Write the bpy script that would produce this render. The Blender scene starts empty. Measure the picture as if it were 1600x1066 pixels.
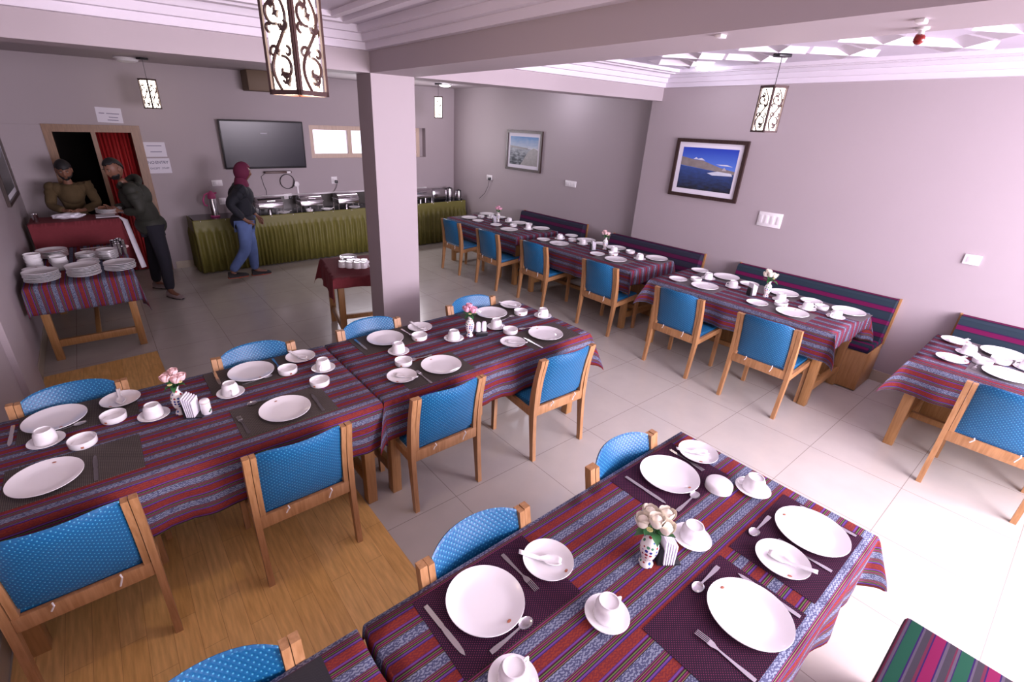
import bpy, bmesh, math, random
from math import sin, cos, pi, radians, sqrt, hypot
from mathutils import Vector, Matrix
random.seed(7)
SC = bpy.context.scene
COL = SC.collection
# ------------------------------------------------------------------ camera
yaw, pit, rol = 0.67672176, 0.42726096, 0.03798812
fw = Vector((sin(yaw)*cos(pit), cos(yaw)*cos(pit), -sin(pit)))
rt = Vector((cos(yaw), -sin(yaw), 0)); up = rt.cross(fw)
rt2 = rt*cos(rol)+up*sin(rol); up2 = up*cos(rol)-rt*sin(rol)
cd = bpy.data.cameras.new('camera'); cam = bpy.data.objects.new('camera', cd); COL.objects.link(cam)
m = Matrix((rt2, up2, -fw)).transposed().to_4x4(); m.translation = Vector((0, 0, 2.25)); cam.matrix_world = m
cd.sensor_width = 36; cd.lens = 745.391/1600*36; cd.shift_x = (800-760.25)/1600; cd.shift_y = -.0005; cd.clip_start = .05
SC.camera = cam
# ------------------------------------------------------------------ light
SC.view_settings.view_transform = 'Standard'; SC.view_settings.look = 'None'
SC.view_settings.gamma = 1; SC.view_settings.use_curve_mapping = False
SC.view_settings.exposure = 0.3
w = bpy.data.worlds.new('sky'); SC.world = w; w.use_nodes = True
w.node_tree.nodes['Background'].inputs[0].default_value = (.86, .80, 1.0, 1)
w.node_tree.nodes['Background'].inputs[1].default_value = 2.6
def area(name, loc, size, rot, power, col, spread=180):
    l = bpy.data.lights.new(name, 'AREA'); l.shape = 'RECTANGLE'; l.size, l.size_y = size
    l.energy = power; l.color = col; l.spread = radians(spread)
    o = bpy.data.objects.new(name, l); o.location = loc; o.rotation_euler = rot; COL.objects.link(o); return o
# daylight through the two openings of the window wall (behind the photographer)
DAY = (1.0, .86, 1.0)
area('daylight_right_window', (3.7, -2.42, 1.65), (3.6, 1.7), (radians(90), 0, 0), 400, DAY)
area('daylight_back_window', (4.1, 8.72-.02, 1.86), (2.0, .36), (radians(-90), 0, 0), 28, (1, .93, 1))
area('daylight_left_window', (.7, -2.42, 1.7), (1.4, 1.4), (radians(90), 0, 0), 34, (1, .88, .90))

# ------------------------------------------------------------------ materials
def mk(name):
    m = bpy.data.materials.new(name); m.use_nodes = True
    return m, m.node_tree.nodes, m.node_tree.links, m.node_tree.nodes['Principled BSDF']
def mat(name, c, rough=.5, metal=0, coat=0, emit=None, es=0, spec=None, noise=0, nscale=20):
    m, N, L, b = mk(name)
    b.inputs['Base Color'].default_value = (*c, 1); b.inputs['Roughness'].default_value = rough
    b.inputs['Metallic'].default_value = metal; b.inputs['Coat Weight'].default_value = coat
    if spec is not None: b.inputs['Specular IOR Level'].default_value = spec
    if emit: b.inputs['Emission Color'].default_value = (*emit, 1); b.inputs['Emission Strength'].default_value = es
    if noise:
        t = N.new('ShaderNodeTexCoord'); n = N.new('ShaderNodeTexNoise'); n.inputs['Scale'].default_value = nscale; n.inputs['Detail'].default_value = 4
        mx = N.new('ShaderNodeMix'); mx.data_type = 'RGBA'; mx.inputs[6].default_value = (*[v*(1-noise) for v in c], 1); mx.inputs[7].default_value = (*[min(1, v*(1+noise)) for v in c], 1)
        L.new(t.outputs['Object'], n.inputs['Vector']); L.new(n.outputs[0], mx.inputs[0]); L.new(mx.outputs[2], b.inputs['Base Color'])
    return m
def ramp(N, stops, interp='CONSTANT'):
    r = N.new('ShaderNodeValToRGB'); r.color_ramp.interpolation = interp
    e = r.color_ramp.elements
    e[0].position = stops[0][0]; e[0].color = (*stops[0][1], 1)
    e[1].position = stops[-1][0]; e[1].color = (*stops[-1][1], 1)
    for p, c in stops[1:-1]:
        x = e.new(p); x.color = (*c, 1)
    return r
def math_n(N, L, op, a, b=None, c=None):
    n = N.new('ShaderNodeMath'); n.operation = op
    for i, v in enumerate((a, b, c)):
        if v is None: continue
        if isinstance(v, (int, float)): n.inputs[i].default_value = v
        else: L.new(v, n.inputs[i])
    return n.outputs[0]
def mixc(N, L, fac, a, b):
    mx = N.new('ShaderNodeMix'); mx.data_type = 'RGBA'
    for i, v in ((0, fac), (6, a), (7, b)):
        if isinstance(v, (tuple, list)): mx.inputs[i].default_value = (*v, 1)
        elif isinstance(v, (int, float)): mx.inputs[i].default_value = v
        else: L.new(v, mx.inputs[i])
    return mx.outputs[2]
def wood_mat(name, c1, c2, scale=6, rough=.4, axis='Z'):
    m, N, L, b = mk(name)
    t = N.new('ShaderNodeTexCoord'); mp = N.new('ShaderNodeMapping')
    s = {'X': (1, 14, 14), 'Y': (14, 1, 14), 'Z': (14, 14, 1)}[axis]; mp.inputs['Scale'].default_value = s
    n = N.new('ShaderNodeTexNoise'); n.inputs['Scale'].default_value = scale; n.inputs['Detail'].default_value = 5
    L.new(t.outputs['Object'], mp.inputs[0]); L.new(mp.outputs[0], n.inputs['Vector'])
    r = ramp(N, [(.3, c1), (.7, c2)], 'LINEAR'); L.new(n.outputs[0], r.inputs[0]); L.new(r.outputs[0], b.inputs['Base Color'])
    b.inputs['Roughness'].default_value = rough
    return m
def cloth_mat(name, pal, period=.125, weave=True, rough=.85):
    """woven stripes running along u; pal = stops over one repeat of v (both in metres in the UV map)"""
    m, N, L, b = mk(name)
    t = N.new('ShaderNodeUVMap'); s = N.new('ShaderNodeSeparateXYZ'); L.new(t.outputs[0], s.inputs[0])
    v = math_n(N, L, 'FRACT', math_n(N, L, 'DIVIDE', s.outputs[1], period))
    r = ramp(N, pal); L.new(v, r.inputs[0]); out = r.outputs[0]
    if weave:
        # broken woven figures inside the two broad bands
        cu = math_n(N, L, 'FLOOR', math_n(N, L, 'DIVIDE', s.outputs[0], .006)); cv = math_n(N, L, 'FLOOR', math_n(N, L, 'DIVIDE', s.outputs[1], .0035))
        cb = N.new('ShaderNodeCombineXYZ'); L.new(cu, cb.inputs[0]); L.new(cv, cb.inputs[1])
        wn = N.new('ShaderNodeTexWhiteNoise'); L.new(cb.outputs[0], wn.inputs[0])
        zig = math_n(N, L, 'PINGPONG', math_n(N, L, 'DIVIDE', s.outputs[0], .018), .5)
        zz = math_n(N, L, 'GREATER_THAN', math_n(N, L, 'PINGPONG', math_n(N, L, 'ADD', zig, math_n(N, L, 'DIVIDE', s.outputs[1], .010)), .5), .3)
        fig = math_n(N, L, 'MULTIPLY_ADD', zz, .4, math_n(N, L, 'MULTIPLY', wn.outputs[0], .6))
        f2 = math_n(N, L, 'GREATER_THAN', fig, .43)
        inred = math_n(N, L, 'LESS_THAN', v, .25)
        inblue = math_n(N, L, 'MULTIPLY', math_n(N, L, 'GREATER_THAN', v, .5), math_n(N, L, 'LESS_THAN', v, .76))
        out = mixc(N, L, math_n(N, L, 'MULTIPLY', math_n(N, L, 'MULTIPLY', f2, inred), .55), out, (.10, .015, .03))
        out = mixc(N, L, math_n(N, L, 'MULTIPLY', math_n(N, L, 'MULTIPLY', f2, inblue), .8), out, (.035, .035, .10))
    L.new(out, b.inputs['Base Color']); b.inputs['Roughness'].default_value = rough
    b.inputs['Specular IOR Level'].default_value = .08
    return m
RED = (.21, .035, .024); BLU = (.20, .225, .30); BLK = (.018, .012, .022); PUR = (.13, .05, .22); GRN = (.11, .14, .045); PNK = (.21, .05, .12); MAR = (.10, .012, .045); OLV = (.19, .16, .07)
STRIPE = [(0, RED), (.25, (.03, .02, .12)), (.27, PUR), (.315, BLK), (.335, GRN), (.365, BLK), (.385, PNK), (.41, MAR), (.44, OLV), (.455, BLK), (.475, PNK), (.49, BLK),
          (.50, BLU), (.76, BLK), (.78, OLV), (.795, MAR), (.83, PNK), (.855, BLK), (.875, GRN), (.905, BLK), (.925, MAR), (.945, PUR), (.985, (.03, .02, .12))]
M = {}
M['cloth'] = cloth_mat('striped_cloth', STRIPE)
M['bench'] = cloth_mat('bench_fabric', [(0, (.14, .008, .05)), (.20, (.02, .008, .06)), (.23, (.07, .055, .08)), (.28, (.035, .03, .04)), (.40, (.09, .015, .035)), (.43, (.07, .055, .08)), (.48, (.02, .008, .06)), (.50, (.010, .06, .035)), (.73, (.02, .008, .06)), (.76, (.07, .055, .08)), (.80, (.035, .03, .04)), (.92, (.09, .015, .035)), (.97, (.02, .008, .06))], period=.155, weave=False)
M['bench2'] = cloth_mat('bench_fabric_plain', [(0, (.12, .008, .055)), (.30, (.03, .012, .05)), (.36, (.022, .035, .05)), (.92, (.02, .02, .04))], period=.13, weave=False)
M['bench3'] = cloth_mat('bench_fabric_dark', [(0, (.085, .012, .05)), (.36, (.03, .015, .04)), (.42, (.03, .03, .05)), (.92, (.03, .01, .04))], period=.13, weave=False)
M['wood'] = wood_mat('beech_wood', (.32, .155, .06), (.45, .24, .11))
M['twood'] = wood_mat('table_wood', (.30, .15, .05), (.42, .22, .085))
M['dwood'] = wood_mat('dark_frame_wood', (.02, .01, .01), (.05, .025, .02))
M['dfwood'] = wood_mat('door_frame_wood', (.17, .085, .04), (.27, .14, .065))
M['pwood'] = wood_mat('pale_window_wood', (.50, .38, .30), (.62, .48, .38))
M['white'] = mat('white_china', (.83, .82, .84), .12, coat=.3)
M['steel'] = mat('stainless_steel', (.62, .60, .62), .22, metal=1)
M['wallm'] = mat('taupe_paint', (.375, .325, .345), .6, noise=.02, nscale=2)
M['ceil'] = mat('white_ceiling_paint', (.52, .48, .56), .6)
M['trim'] = mat('white_plaster', (.66, .62, .69), .5)
M['black'] = mat('black_plastic', (.015, .015, .018), .35)
M['plastic'] = mat('white_plastic', (.78, .76, .78), .35)
M['paper'] = mat('paper', (.72, .70, .78), .8, spec=.2)
M['ink'] = mat('ink', (.05, .05, .12), .8)
M['logo'] = mat('brown_print', (.40, .14, .08), .4)
M['leaf'] = mat('leaf', (.03, .14, .04), .45, noise=.3)
M['redcloth'] = mat('maroon_cloth', (.16, .02, .028), .9, noise=.15, nscale=40)
M['green'] = mat('olive_satin', (.155, .145, .03), .5, noise=.15, nscale=12)
M['pink'] = mat('pink_plastic', (.55, .08, .25), .3)
M['flpink'] = mat('pink_petal', (.80, .42, .55), .6); M['flwhite'] = mat('cream_petal', (.86, .80, .68), .6); M['flpale'] = mat('pale_pink_petal', (.86, .60, .60), .6); M['flyellow'] = mat('yellow_petal', (.75, .72, .30), .6)
M['napkin'] = mat('white_napkin', (.80, .78, .86), .8)
M['tie'] = mat('white_string', (.75, .72, .70), .8)
M['glow'] = mat('lamp_glow', (1, .95, .85), .5, emit=(1, .86, .72), es=7)
M['bulb'] = mat('bulb_glow', (1, 1, 1), .5, emit=(1, .96, 1), es=9)
M['lampwood'] = mat('lamp_fretwork', (.045, .018, .015), .4)
M['darkroom'] = mat('dark_room_shade', (.02, .015, .015), .8)  # near-black colour stands in for the darkness of the unlit room
M['curtain'] = mat('red_curtain', (.30, .01, .012), .6)
M['tilebase'] = mat('skirting_tile', (.42, .36, .28), .25)
M['bsp'] = mat('black_granite', (.02, .02, .025), .12)
# polished floor tiles 0.6 m with thin joints, aligned with the walls
def tile_mat():
    m, N, L, b = mk('polished_floor_tile')
    g = N.new('ShaderNodeTexCoord'); s = N.new('ShaderNodeSeparateXYZ'); L.new(g.outputs['Object'], s.inputs[0])
    fx = math_n(N, L, 'FRACT', math_n(N, L, 'DIVIDE', math_n(N, L, 'ADD', s.outputs[0], 5.10), .65)); fy = math_n(N, L, 'FRACT', math_n(N, L, 'DIVIDE', math_n(N, L, 'ADD', s.outputs[1], 5.08), .59))
    j = math_n(N, L, 'MAXIMUM', math_n(N, L, 'LESS_THAN', fx, .007), math_n(N, L, 'LESS_THAN', fy, .007))
    n = N.new('ShaderNodeTexNoise'); n.inputs['Scale'].default_value = 5; n.inputs['Detail'].default_value = 6; L.new(g.outputs['Object'], n.inputs['Vector'])
    c = mixc(N, L, n.outputs[0], (.44, .41, .37), (.53, .495, .44)); c = mixc(N, L, j, c, (.27, .24, .21))
    L.new(c, b.inputs['Base Color']); b.inputs['Roughness'].default_value = .22; b.inputs['Specular IOR Level'].default_value = .6
    return m
M['tile'] = tile_mat()
def vinyl_mat():
    m, N, L, b = mk('wood_vinyl')
    g = N.new('ShaderNodeTexCoord'); mp = N.new('ShaderNodeMapping'); mp.inputs['Rotation'].default_value = (0, 0, pi/2); L.new(g.outputs['Object'], mp.inputs[0])
    br = N.new('ShaderNodeTexBrick'); br.offset = .37; br.inputs['Scale'].default_value = 1; br.inputs['Brick Width'].default_value = .62; br.inputs['Row Height'].default_value = .10
    br.inputs['Mortar Size'].default_value = .0012; br.inputs['Color1'].default_value = (.78, .46, .15, 1); br.inputs['Color2'].default_value = (.86, .54, .20, 1); br.inputs['Mortar'].default_value = (.55, .30, .10, 1)
    L.new(mp.outputs[0], br.inputs['Vector'])
    mp2 = N.new('ShaderNodeMapping'); mp2.inputs['Scale'].default_value = (12, 1.2, 1); L.new(g.outputs['Object'], mp2.inputs[0])
    n = N.new('ShaderNodeTexNoise'); n.inputs['Scale'].default_value = 5; n.inputs['Detail'].default_value = 6; L.new(mp2.outputs[0], n.inputs['Vector'])
    r = ramp(N, [(.3, (.72, .68, .62)), (.7, (1, 1, 1))], 'LINEAR'); L.new(n.outputs[0], r.inputs[0])
    mx = N.new('ShaderNodeMix'); mx.data_type = 'RGBA'; mx.blend_type = 'MULTIPLY'; mx.inputs[0].default_value = 1; L.new(br.outputs[0], mx.inputs[6]); L.new(r.outputs[0], mx.inputs[7])
    L.new(mx.outputs[2], b.inputs['Base Color']); b.inputs['Roughness'].default_value = .3
    return m
M['vinyl'] = vinyl_mat()
def dots_mat(name, base, dot, su, sv, thr, rough=.7, bump=0, sheen=0):
    """staggered grid of small dots in the object's own x/z (or x/y for mats)"""
    m, N, L, b = mk(name)
    t = N.new('ShaderNodeUVMap'); s = N.new('ShaderNodeSeparateXYZ'); L.new(t.outputs[0], s.inputs[0])
    a = math_n(N, L, 'ADD', math_n(N, L, 'DIVIDE', s.outputs[0], su), math_n(N, L, 'DIVIDE', s.outputs[1], sv))
    c = math_n(N, L, 'SUBTRACT', math_n(N, L, 'DIVIDE', s.outputs[0], su), math_n(N, L, 'DIVIDE', s.outputs[1], sv))
    pa = math_n(N, L, 'PINGPONG', a, .5); pc = math_n(N, L, 'PINGPONG', c, .5)
    h = math_n(N, L, 'MULTIPLY', pa, pc)
    f = N.new('ShaderNodeMapRange'); L.new(h, f.inputs[0]); f.inputs[1].default_value = thr; f.inputs[2].default_value = thr+.06
    col = mixc(N, L, f.outputs[0], base, dot); L.new(col, b.inputs['Base Color']); b.inputs['Roughness'].default_value = rough
    if bump:
        bp = N.new('ShaderNodeBump'); bp.inputs['Strength'].default_value = bump; bp.inputs['Distance'].default_value = .004; L.new(h, bp.inputs['Height']); L.new(bp.outputs[0], b.inputs['Normal'])
    if 'mat' in name: b.inputs['Specular IOR Level'].default_value = .1
    if sheen: b.inputs['Sheen Weight'].default_value = sheen
    return m
M['blue'] = dots_mat('blue_woven_cover', (.003, .095, .24), (.07, .35, .54), .022, .022, .13, .42, 1.0)
M['matp'] = dots_mat('purple_dotted_mat', (.022, .010, .024), (.20, .035, .09), .012, .009, .11)
M['matg'] = dots_mat('grey_woven_mat', (.055, .045, .045), (.22, .20, .16), .014, .010, .11)
M['matw'] = dots_mat('pale_grey_woven_mat', (.13, .11, .12), (.26, .24, .24), .014, .010, .11)
M['matd'] = dots_mat('charcoal_woven_mat', (.03, .03, .035), (.06, .055, .06), .006, .006, .12)
def vase_mat():
    m, N, L, b = mk('painted_vase')
    t = N.new('ShaderNodeTexCoord'); v = N.new('ShaderNodeTexVoronoi'); v.inputs['Scale'].default_value = 58; v.inputs['Randomness'].default_value = .25
    L.new(t.outputs['Object'], v.inputs['Vector'])
    near = math_n(N, L, 'LESS_THAN', v.outputs['Distance'], .36)
    sp = N.new('ShaderNodeSeparateColor'); L.new(v.outputs['Color'], sp.inputs[0])
    r = ramp(N, [(0, (.03, .04, .25)), (.35, (.35, .03, .04)), (.65, (.04, .10, .30)), (.85, (.05, .22, .12))]); L.new(sp.outputs[0], r.inputs[0])
    L.new(mixc(N, L, near, (.80, .78, .76), r.outputs[0]), b.inputs['Base Color']); b.inputs['Roughness'].default_value = .15
    return m
M['vase'] = vase_mat()
def jean_mat():
    return mat('faded_denim', (.10, .16, .36), .85, noise=.45, nscale=9)

# ------------------------------------------------------------------ mesh helper
class MB:
    def __init__(s): s.v = []; s.f = []; s.mi = []; s.uv = []; s.cm = 0
    def add(s, vs, fs, uvs=None):
        o = len(s.v); s.v += [tuple(p) for p in vs]
        for i, f in enumerate(fs):
            s.f.append(tuple(a+o for a in f)); s.mi.append(s.cm); s.uv.append(uvs[i] if uvs else None)
        return s
    def box(s, c, d, rot=None, bev=0):
        x, y, z = [a/2 for a in d]
        if bev:
            bm = bmesh.new(); bmesh.ops.create_cube(bm, size=1)
            for v in bm.verts: v.co = Vector((v.co.x*d[0], v.co.y*d[1], v.co.z*d[2]))
            bmesh.ops.bevel(bm, geom=list(bm.edges), offset=bev, segments=2, affect='EDGES', profile=.5)
            vs = [v.co.copy() for v in bm.verts]; bm.verts.index_update(); fs = [[v.index for v in f.verts] for f in bm.faces]; bm.free()
        else:
            vs = [Vector(p) for p in ((-x, -y, -z), (x, -y, -z), (x, y, -z), (-x, y, -z), (-x, -y, z), (x, -y, z), (x, y, z), (-x, y, z))]
            fs = [(0, 3, 2, 1), (4, 5, 6, 7), (0, 1, 5, 4), (1, 2, 6, 5), (2, 3, 7, 6), (3, 0, 4, 7)]
        if rot is not None: vs = [rot @ v for v in vs]
        return s.add([v+Vector(c) for v in vs], fs)
    def b2(s, a, b, bev=0):
        return s.box([(p+q)/2 for p, q in zip(a, b)], [abs(q-p) for p, q in zip(a, b)], None, bev)
    def prism(s, pts, y0, y1, axis='y'):
        """polygon (a,b) extruded along an axis"""
        n = len(pts)
        f = {'y': lambda p, t: (p[0], t, p[1]), 'x': lambda p, t: (t, p[0], p[1]), 'z': lambda p, t: (p[0], p[1], t)}[axis]
        vs = [f(p, y0) for p in pts]+[f(p, y1) for p in pts]
        return s.add(vs, [tuple(range(n))[::-1], tuple(range(n, 2*n))]+[(i, (i+1) % n, n+(i+1) % n, n+i) for i in range(n)])
    def lathe(s, prof, seg=24, c=(0, 0, 0), sx=1, sy=1):
        vs = []; fs = []; n = len(prof)
        for r, z in prof:
            for k in range(seg):
                a = 2*pi*k/seg; vs.append((c[0]+r*cos(a)*sx, c[1]+r*sin(a)*sy, c[2]+z))
        for i in range(n-1):
            for k in range(seg):
                k2 = (k+1) % seg; fs.append((i*seg+k, i*seg+k2, (i+1)*seg+k2, (i+1)*seg+k))
        fs.append(tuple(range(seg))[::-1]); fs.append(tuple((n-1)*seg+k for k in range(seg)))
        return s.add(vs, fs)
    def tube(s, pts, r, seg=8, flat=1.0):
        pts = [Vector(p) for p in pts]; rs = r if isinstance(r, (list, tuple)) else [r]*len(pts)
        vs = []; fs = []; prev = None
        for i, p in enumerate(pts):
            t = (pts[min(i+1, len(pts)-1)]-pts[max(i-1, 0)])
            t = t.normalized() if t.length > 1e-9 else Vector((0, 0, 1))
            if prev is None: prev = Vector((0, 0, 1)) if abs(t.z) < .9 else Vector((0, 1, 0))
            a = (prev-t*prev.dot(t)); a = a.normalized() if a.length > 1e-6 else t.orthogonal().normalized()
            prev = a; b = t.cross(a)
            for k in range(seg): vs.append(p+(a*cos(2*pi*k/seg)*flat+b*sin(2*pi*k/seg))*rs[i])
        for i in range(len(pts)-1):
            for k in range(seg):
                k2 = (k+1) % seg; fs.append((i*seg+k, i*seg+k2, (i+1)*seg+k2, (i+1)*seg+k))
        fs.append(tuple(range(seg))[::-1]); fs.append(tuple((len(pts)-1)*seg+k for k in range(seg)))
        return s.add(vs, fs)
    def beam(s, a, b, w, d):
        """square bar a->b, w sideways, d other way"""
        a, b = Vector(a), Vector(b); t = (b-a); L = t.length; q = t.to_track_quat('Z', 'Y').to_matrix()
        return s.box((a+b)/2, (w, d, L), q)
    def grid(s, P, uvf=None, close=False):
        """P[i][j] points"""
        n, k = len(P), len(P[0]); o = []
        vs = [p for row in P for p in row]; fs = []; uv = []
        for i in range(n-1):
            for j in range(k-1):
                q = (i*k+j, i*k+j+1, (i+1)*k+j+1, (i+1)*k+j); fs.append(q)
                if uvf: uv.append([uvf[i][j], uvf[i][j+1], uvf[i+1][j+1], uvf[i+1][j]])
        return s.add(vs, fs, uv if uvf else None)
    def ico(s, c, r, sub=2, sc=(1, 1, 1), fn=None):
        bm = bmesh.new(); bmesh.ops.create_icosphere(bm, subdivisions=sub, radius=1)
        vs = []
        for v in bm.verts:
            p = Vector((v.co.x*sc[0]*r, v.co.y*sc[1]*r, v.co.z*sc[2]*r))
            if fn: p = fn(p, v.co)
            vs.append(p+Vector(c))
        bm.verts.index_update(); fs = [[v.index for v in f.verts] for f in bm.faces]; bm.free()
        return s.add(vs, fs)
    def xform(s, mtx):
        s.v = [tuple(mtx @ Vector(p)) for p in s.v]; return s
    def build(s, name, mats, parent=None, loc=(0, 0, 0), rz=0, smooth=True, uvscale=None, ang=38):
        me = bpy.data.meshes.new(name); me.from_pydata(s.v, [], s.f)
        if not isinstance(mats, (list, tuple)): mats = [mats]
        for mm in mats: me.materials.append(M[mm] if isinstance(mm, str) else mm)
        uvl = me.uv_layers.new(name='UVMap')
        for p in me.polygons:
            p.material_index = s.mi[p.index]
            u = s.uv[p.index]
            n = p.normal
            for k, li in enumerate(p.loop_indices):
                if u: uvl.data[li].uv = u[k]
                else:
                    co = me.vertices[me.loops[li].vertex_index].co
                    if abs(n.z) > .6: uvl.data[li].uv = (co.x, co.y)
                    elif abs(n.y) > abs(n.x): uvl.data[li].uv = (co.x, co.z)
                    else: uvl.data[li].uv = (co.y, co.z)
        if smooth:
            me.polygons.foreach_set('use_smooth', [True]*len(me.polygons)); me.set_sharp_from_angle(angle=radians(ang))
        o = bpy.data.objects.new(name, me); COL.objects.link(o); o.location = loc; o.rotation_euler = (0, 0, rz)
        if parent: o.parent = parent
        return o
LABELS = {}
def tag(o, label, cat, group=None, kind=None):
    o['label'] = label; o['category'] = cat
    if group: o['group'] = group
    if kind: o['kind'] = kind
    LABELS.setdefault(label, []).append(o.name)
    return o
def thing(name, label, cat, loc=(0, 0, 0), rz=0, group=None):
    o = bpy.data.objects.new(name, None); o.empty_display_size = .1; COL.objects.link(o); o.location = loc; o.rotation_euler = (0, 0, rz)
    return tag(o, label, cat, group)
def struct(name, mb, m, label=None, parent=None, **k):
    o = mb.build(name, m, parent, **k)
    if parent is None: o['kind'] = 'structure'
    if label: o['label'] = label
    return o
def copy_tree(o, parent=None):
    c = o.copy(); COL.objects.link(c)
    if parent: c.parent = parent
    for ch in o.children: copy_tree(ch, c)
    return c
PROTO = {}
def place(kind, maker, loc, rz, label, cat, group=None):
    if kind not in PROTO: o = PROTO[kind] = maker()
    else: o = copy_tree(PROTO[kind])
    o.location = loc; o.rotation_euler = (0, 0, rz)
    for k in ('group', 'label'):
        if k in o: del o[k]
    return tag(o, label, cat, group)

# ------------------------------------------------------------------ the room
XL, XR, XR2, YB, YF = -.80, 5.80, 5.95, 8.72, -2.5
BZ, CZ, RZ = 2.575, 2.86, 2.84      # beam soffit, recessed ceilings, rear ceiling
struct('floor', MB().b2((XL-.2, YF-.2, -.1), (XR2+.2, YB+.2, 0)), 'tile', 'glossy beige tiled floor', smooth=False)
struct('wall_right', MB().b2((XR, YF, 0), (XR+.4, 4.05, 3.1)).b2((XR2, 4.05, 0), (XR2+.25, YB+.2, 3.1)), 'wallm', 'taupe painted wall with the framed photographs', smooth=False)
struct('wall_left', MB().b2((XL-.2, YF, 0), (XL, YB+.2, 3.1)), 'wallm', 'dim taupe wall on the left', smooth=False)
# back wall with a doorway and a long high window opening
DX0, DX1, DZ = -.36, .60, 2.02; WX0, WX1, WZ0, WZ1 = 3.02, 5.28, 1.60, 2.12
wb = MB()
for a, b in (((XL-.2, 0), (DX0, 3.1)), ((DX0, DZ), (DX1, 3.1)), ((DX1, 0), (WX0, 3.1)), ((WX0, 0), (WX1, WZ0)), ((WX0, WZ1), (WX1, 3.1)), ((WX1, 0), (XR2+.2, 3.1))):
    wb.b2((a[0], YB, a[1]), (b[0], YB+.22, b[1]))
struct('wall_back', wb, 'wallm', 'taupe wall with the television and the doorway', smooth=False)
# window wall behind the photographer, open where the windows are
wf = MB()
for a, b in (((XL-.2, 0), (0, 3.1)), ((0, 0), (1.4, 1.0)), ((0, 2.4), (1.4, 3.1)), ((1.4, 0), (1.9, 3.1)), ((1.9, 0), (5.5, .8)), ((1.9, 2.5), (5.5, 3.1)), ((5.5, 0), (XR+.2, 3.1))):
    wf.b2((a[0], YF-.2, a[1]), (b[0], YF, b[1]))
struct('wall_front', wf, 'wallm', 'window wall', smooth=False)
for i, (x0, x1, z0, z1) in enumerate(((0, 1.4, 1.0, 2.4), (1.9, 5.5, .8, 2.5))):
    fr = MB()
    for xx in [x0+.03, (x0+x1)/2, x1-.03]: fr.b2((xx-.03, YF-.16, z0), (xx+.03, YF-.09, z1))
    for zz in (z0, z1-.06): fr.b2((x0, YF-.16, zz), (x1, YF-.09, zz+.06))
    struct('window_%d' % (i+2), fr, 'plastic', smooth=False)
# ceilings: flat slab, lower beams and the rear ceiling
struct('ceiling', MB().b2((XL-.2, YF-.2, CZ), (XR+.3, 4.2, CZ+.15)), 'ceil', 'white ceiling of the front bays', smooth=False)
struct('ceiling_rear', MB().b2((XL-.2, 4.17, RZ), (XR2+.2, YB+.2, RZ+.15)), 'wallm', 'ceiling over the buffet end', smooth=False)
struct('trim_9', MB().b2((XL, 3.91, BZ), (XR2, 4.17, 3.0)), 'wallm', 'painted beam across the room', smooth=False)
struct('trim_10', MB().b2((1.88, YF, BZ), (2.28, 3.91, 3.0)), 'wallm', 'painted beam running from the pillar to the windows', smooth=False)
struct('trim_11', MB().b2((1.88, 3.91, 0), (2.27, 4.17, BZ)), 'wallm', 'square taupe pillar', smooth=False)
struct('trim_12', MB().b2((XL, 4.55, 0), (XL+.04, 5.2, BZ)), 'wallm', 'shallow pilaster on the left wall', smooth=False)
def ring(name, x0, x1, y0, y1, z0, z1, w0, w1, steps):
    """stepped plaster moulding around a bay: rectangular rings"""
    mb = MB()
    for i in range(steps):
        a = w0+(w1-w0)*i/steps; t0 = z0+(z1-z0)*i/steps; t1 = z0+(z1-z0)*(i+1)/steps
        ww = a+(w1-w0)/steps
        for p, q in (((x0, y0), (x1, y0+ww)), ((x0, y1-ww), (x1, y1)), ((x0, y0+ww), (x0+ww, y1-ww)), ((x1-ww, y0+ww), (x1, y1-ww))):
            mb.b2((p[0], p[1], t0), (q[0], q[1], t1))
    return struct(name, mb, 'trim', smooth=False)
ring('trim_1', XL, 1.88, YF, 3.91, 2.72, CZ, 0, .15, 3)
ring('trim_2', 2.28, XR, YF, 3.91, 2.72, CZ, 0, .15, 3)
def band(name, x0, x1, y0, y1, wd=.05, h=.03):
    mb = MB()
    for p, q in (((x0, y0), (x1, y0+wd)), ((x0, y1-wd), (x1, y1)), ((x0, y0+wd), (x0+wd, y1-wd)), ((x1-wd, y0+wd), (x1, y1-wd))):
        mb.b2((p[0], p[1], CZ-h), (q[0], q[1], CZ))
    struct(name, mb, 'trim', smooth=False)
band('trim_3', XL+.45, 1.88-.28, YF+.3, 3.91-.28, .06); band('trim_4', XL+.60, 1.88-.42, YF+.42, 3.91-.42, .05)
band('trim_5', 2.28+.28, XR-.28, YF+.3, 3.91-.28, .06); band('trim_6', 2.28+.42, XR-.42, YF+.42, 3.91-.42, .05)
# raised wedge lattice on the right bay ceiling
lt = MB()
for r_ in range(2):
    for i in range(4):
        x, y = 4.06+r_*.44, .45+i*.66+r_*.33      # raised lozenge ribs, each with one broad sloping face
        for a, b in (((x, y), (x+.44, y+.30)), ((x, y+.36), (x+.44, y+.06+.0))):
            lt.add([(a[0], a[1], CZ), (b[0], b[1], CZ), (b[0], b[1]+.16, CZ), (a[0], a[1]+.16, CZ), (a[0], a[1]+.02, CZ-.045), (b[0], b[1]+.02, CZ-.045)],
                   [(0, 1, 5, 4), (4, 5, 2, 3), (0, 4, 3), (1, 2, 5)])
struct('trim_7', lt, 'trim', 'raised lattice of plaster wedges', smooth=False)
struct('baseboard_right', MB().b2((XR-.012, YF, 0), (XR, 4.05, .11)).b2((XR2-.012, 4.05, 0), (XR2, YB, .11)), 'tilebase', smooth=False)
struct('baseboard_back', MB().b2((DX1+.1, YB-.012, 0), (XR2, YB, .11)), 'tilebase', smooth=False)
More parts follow.
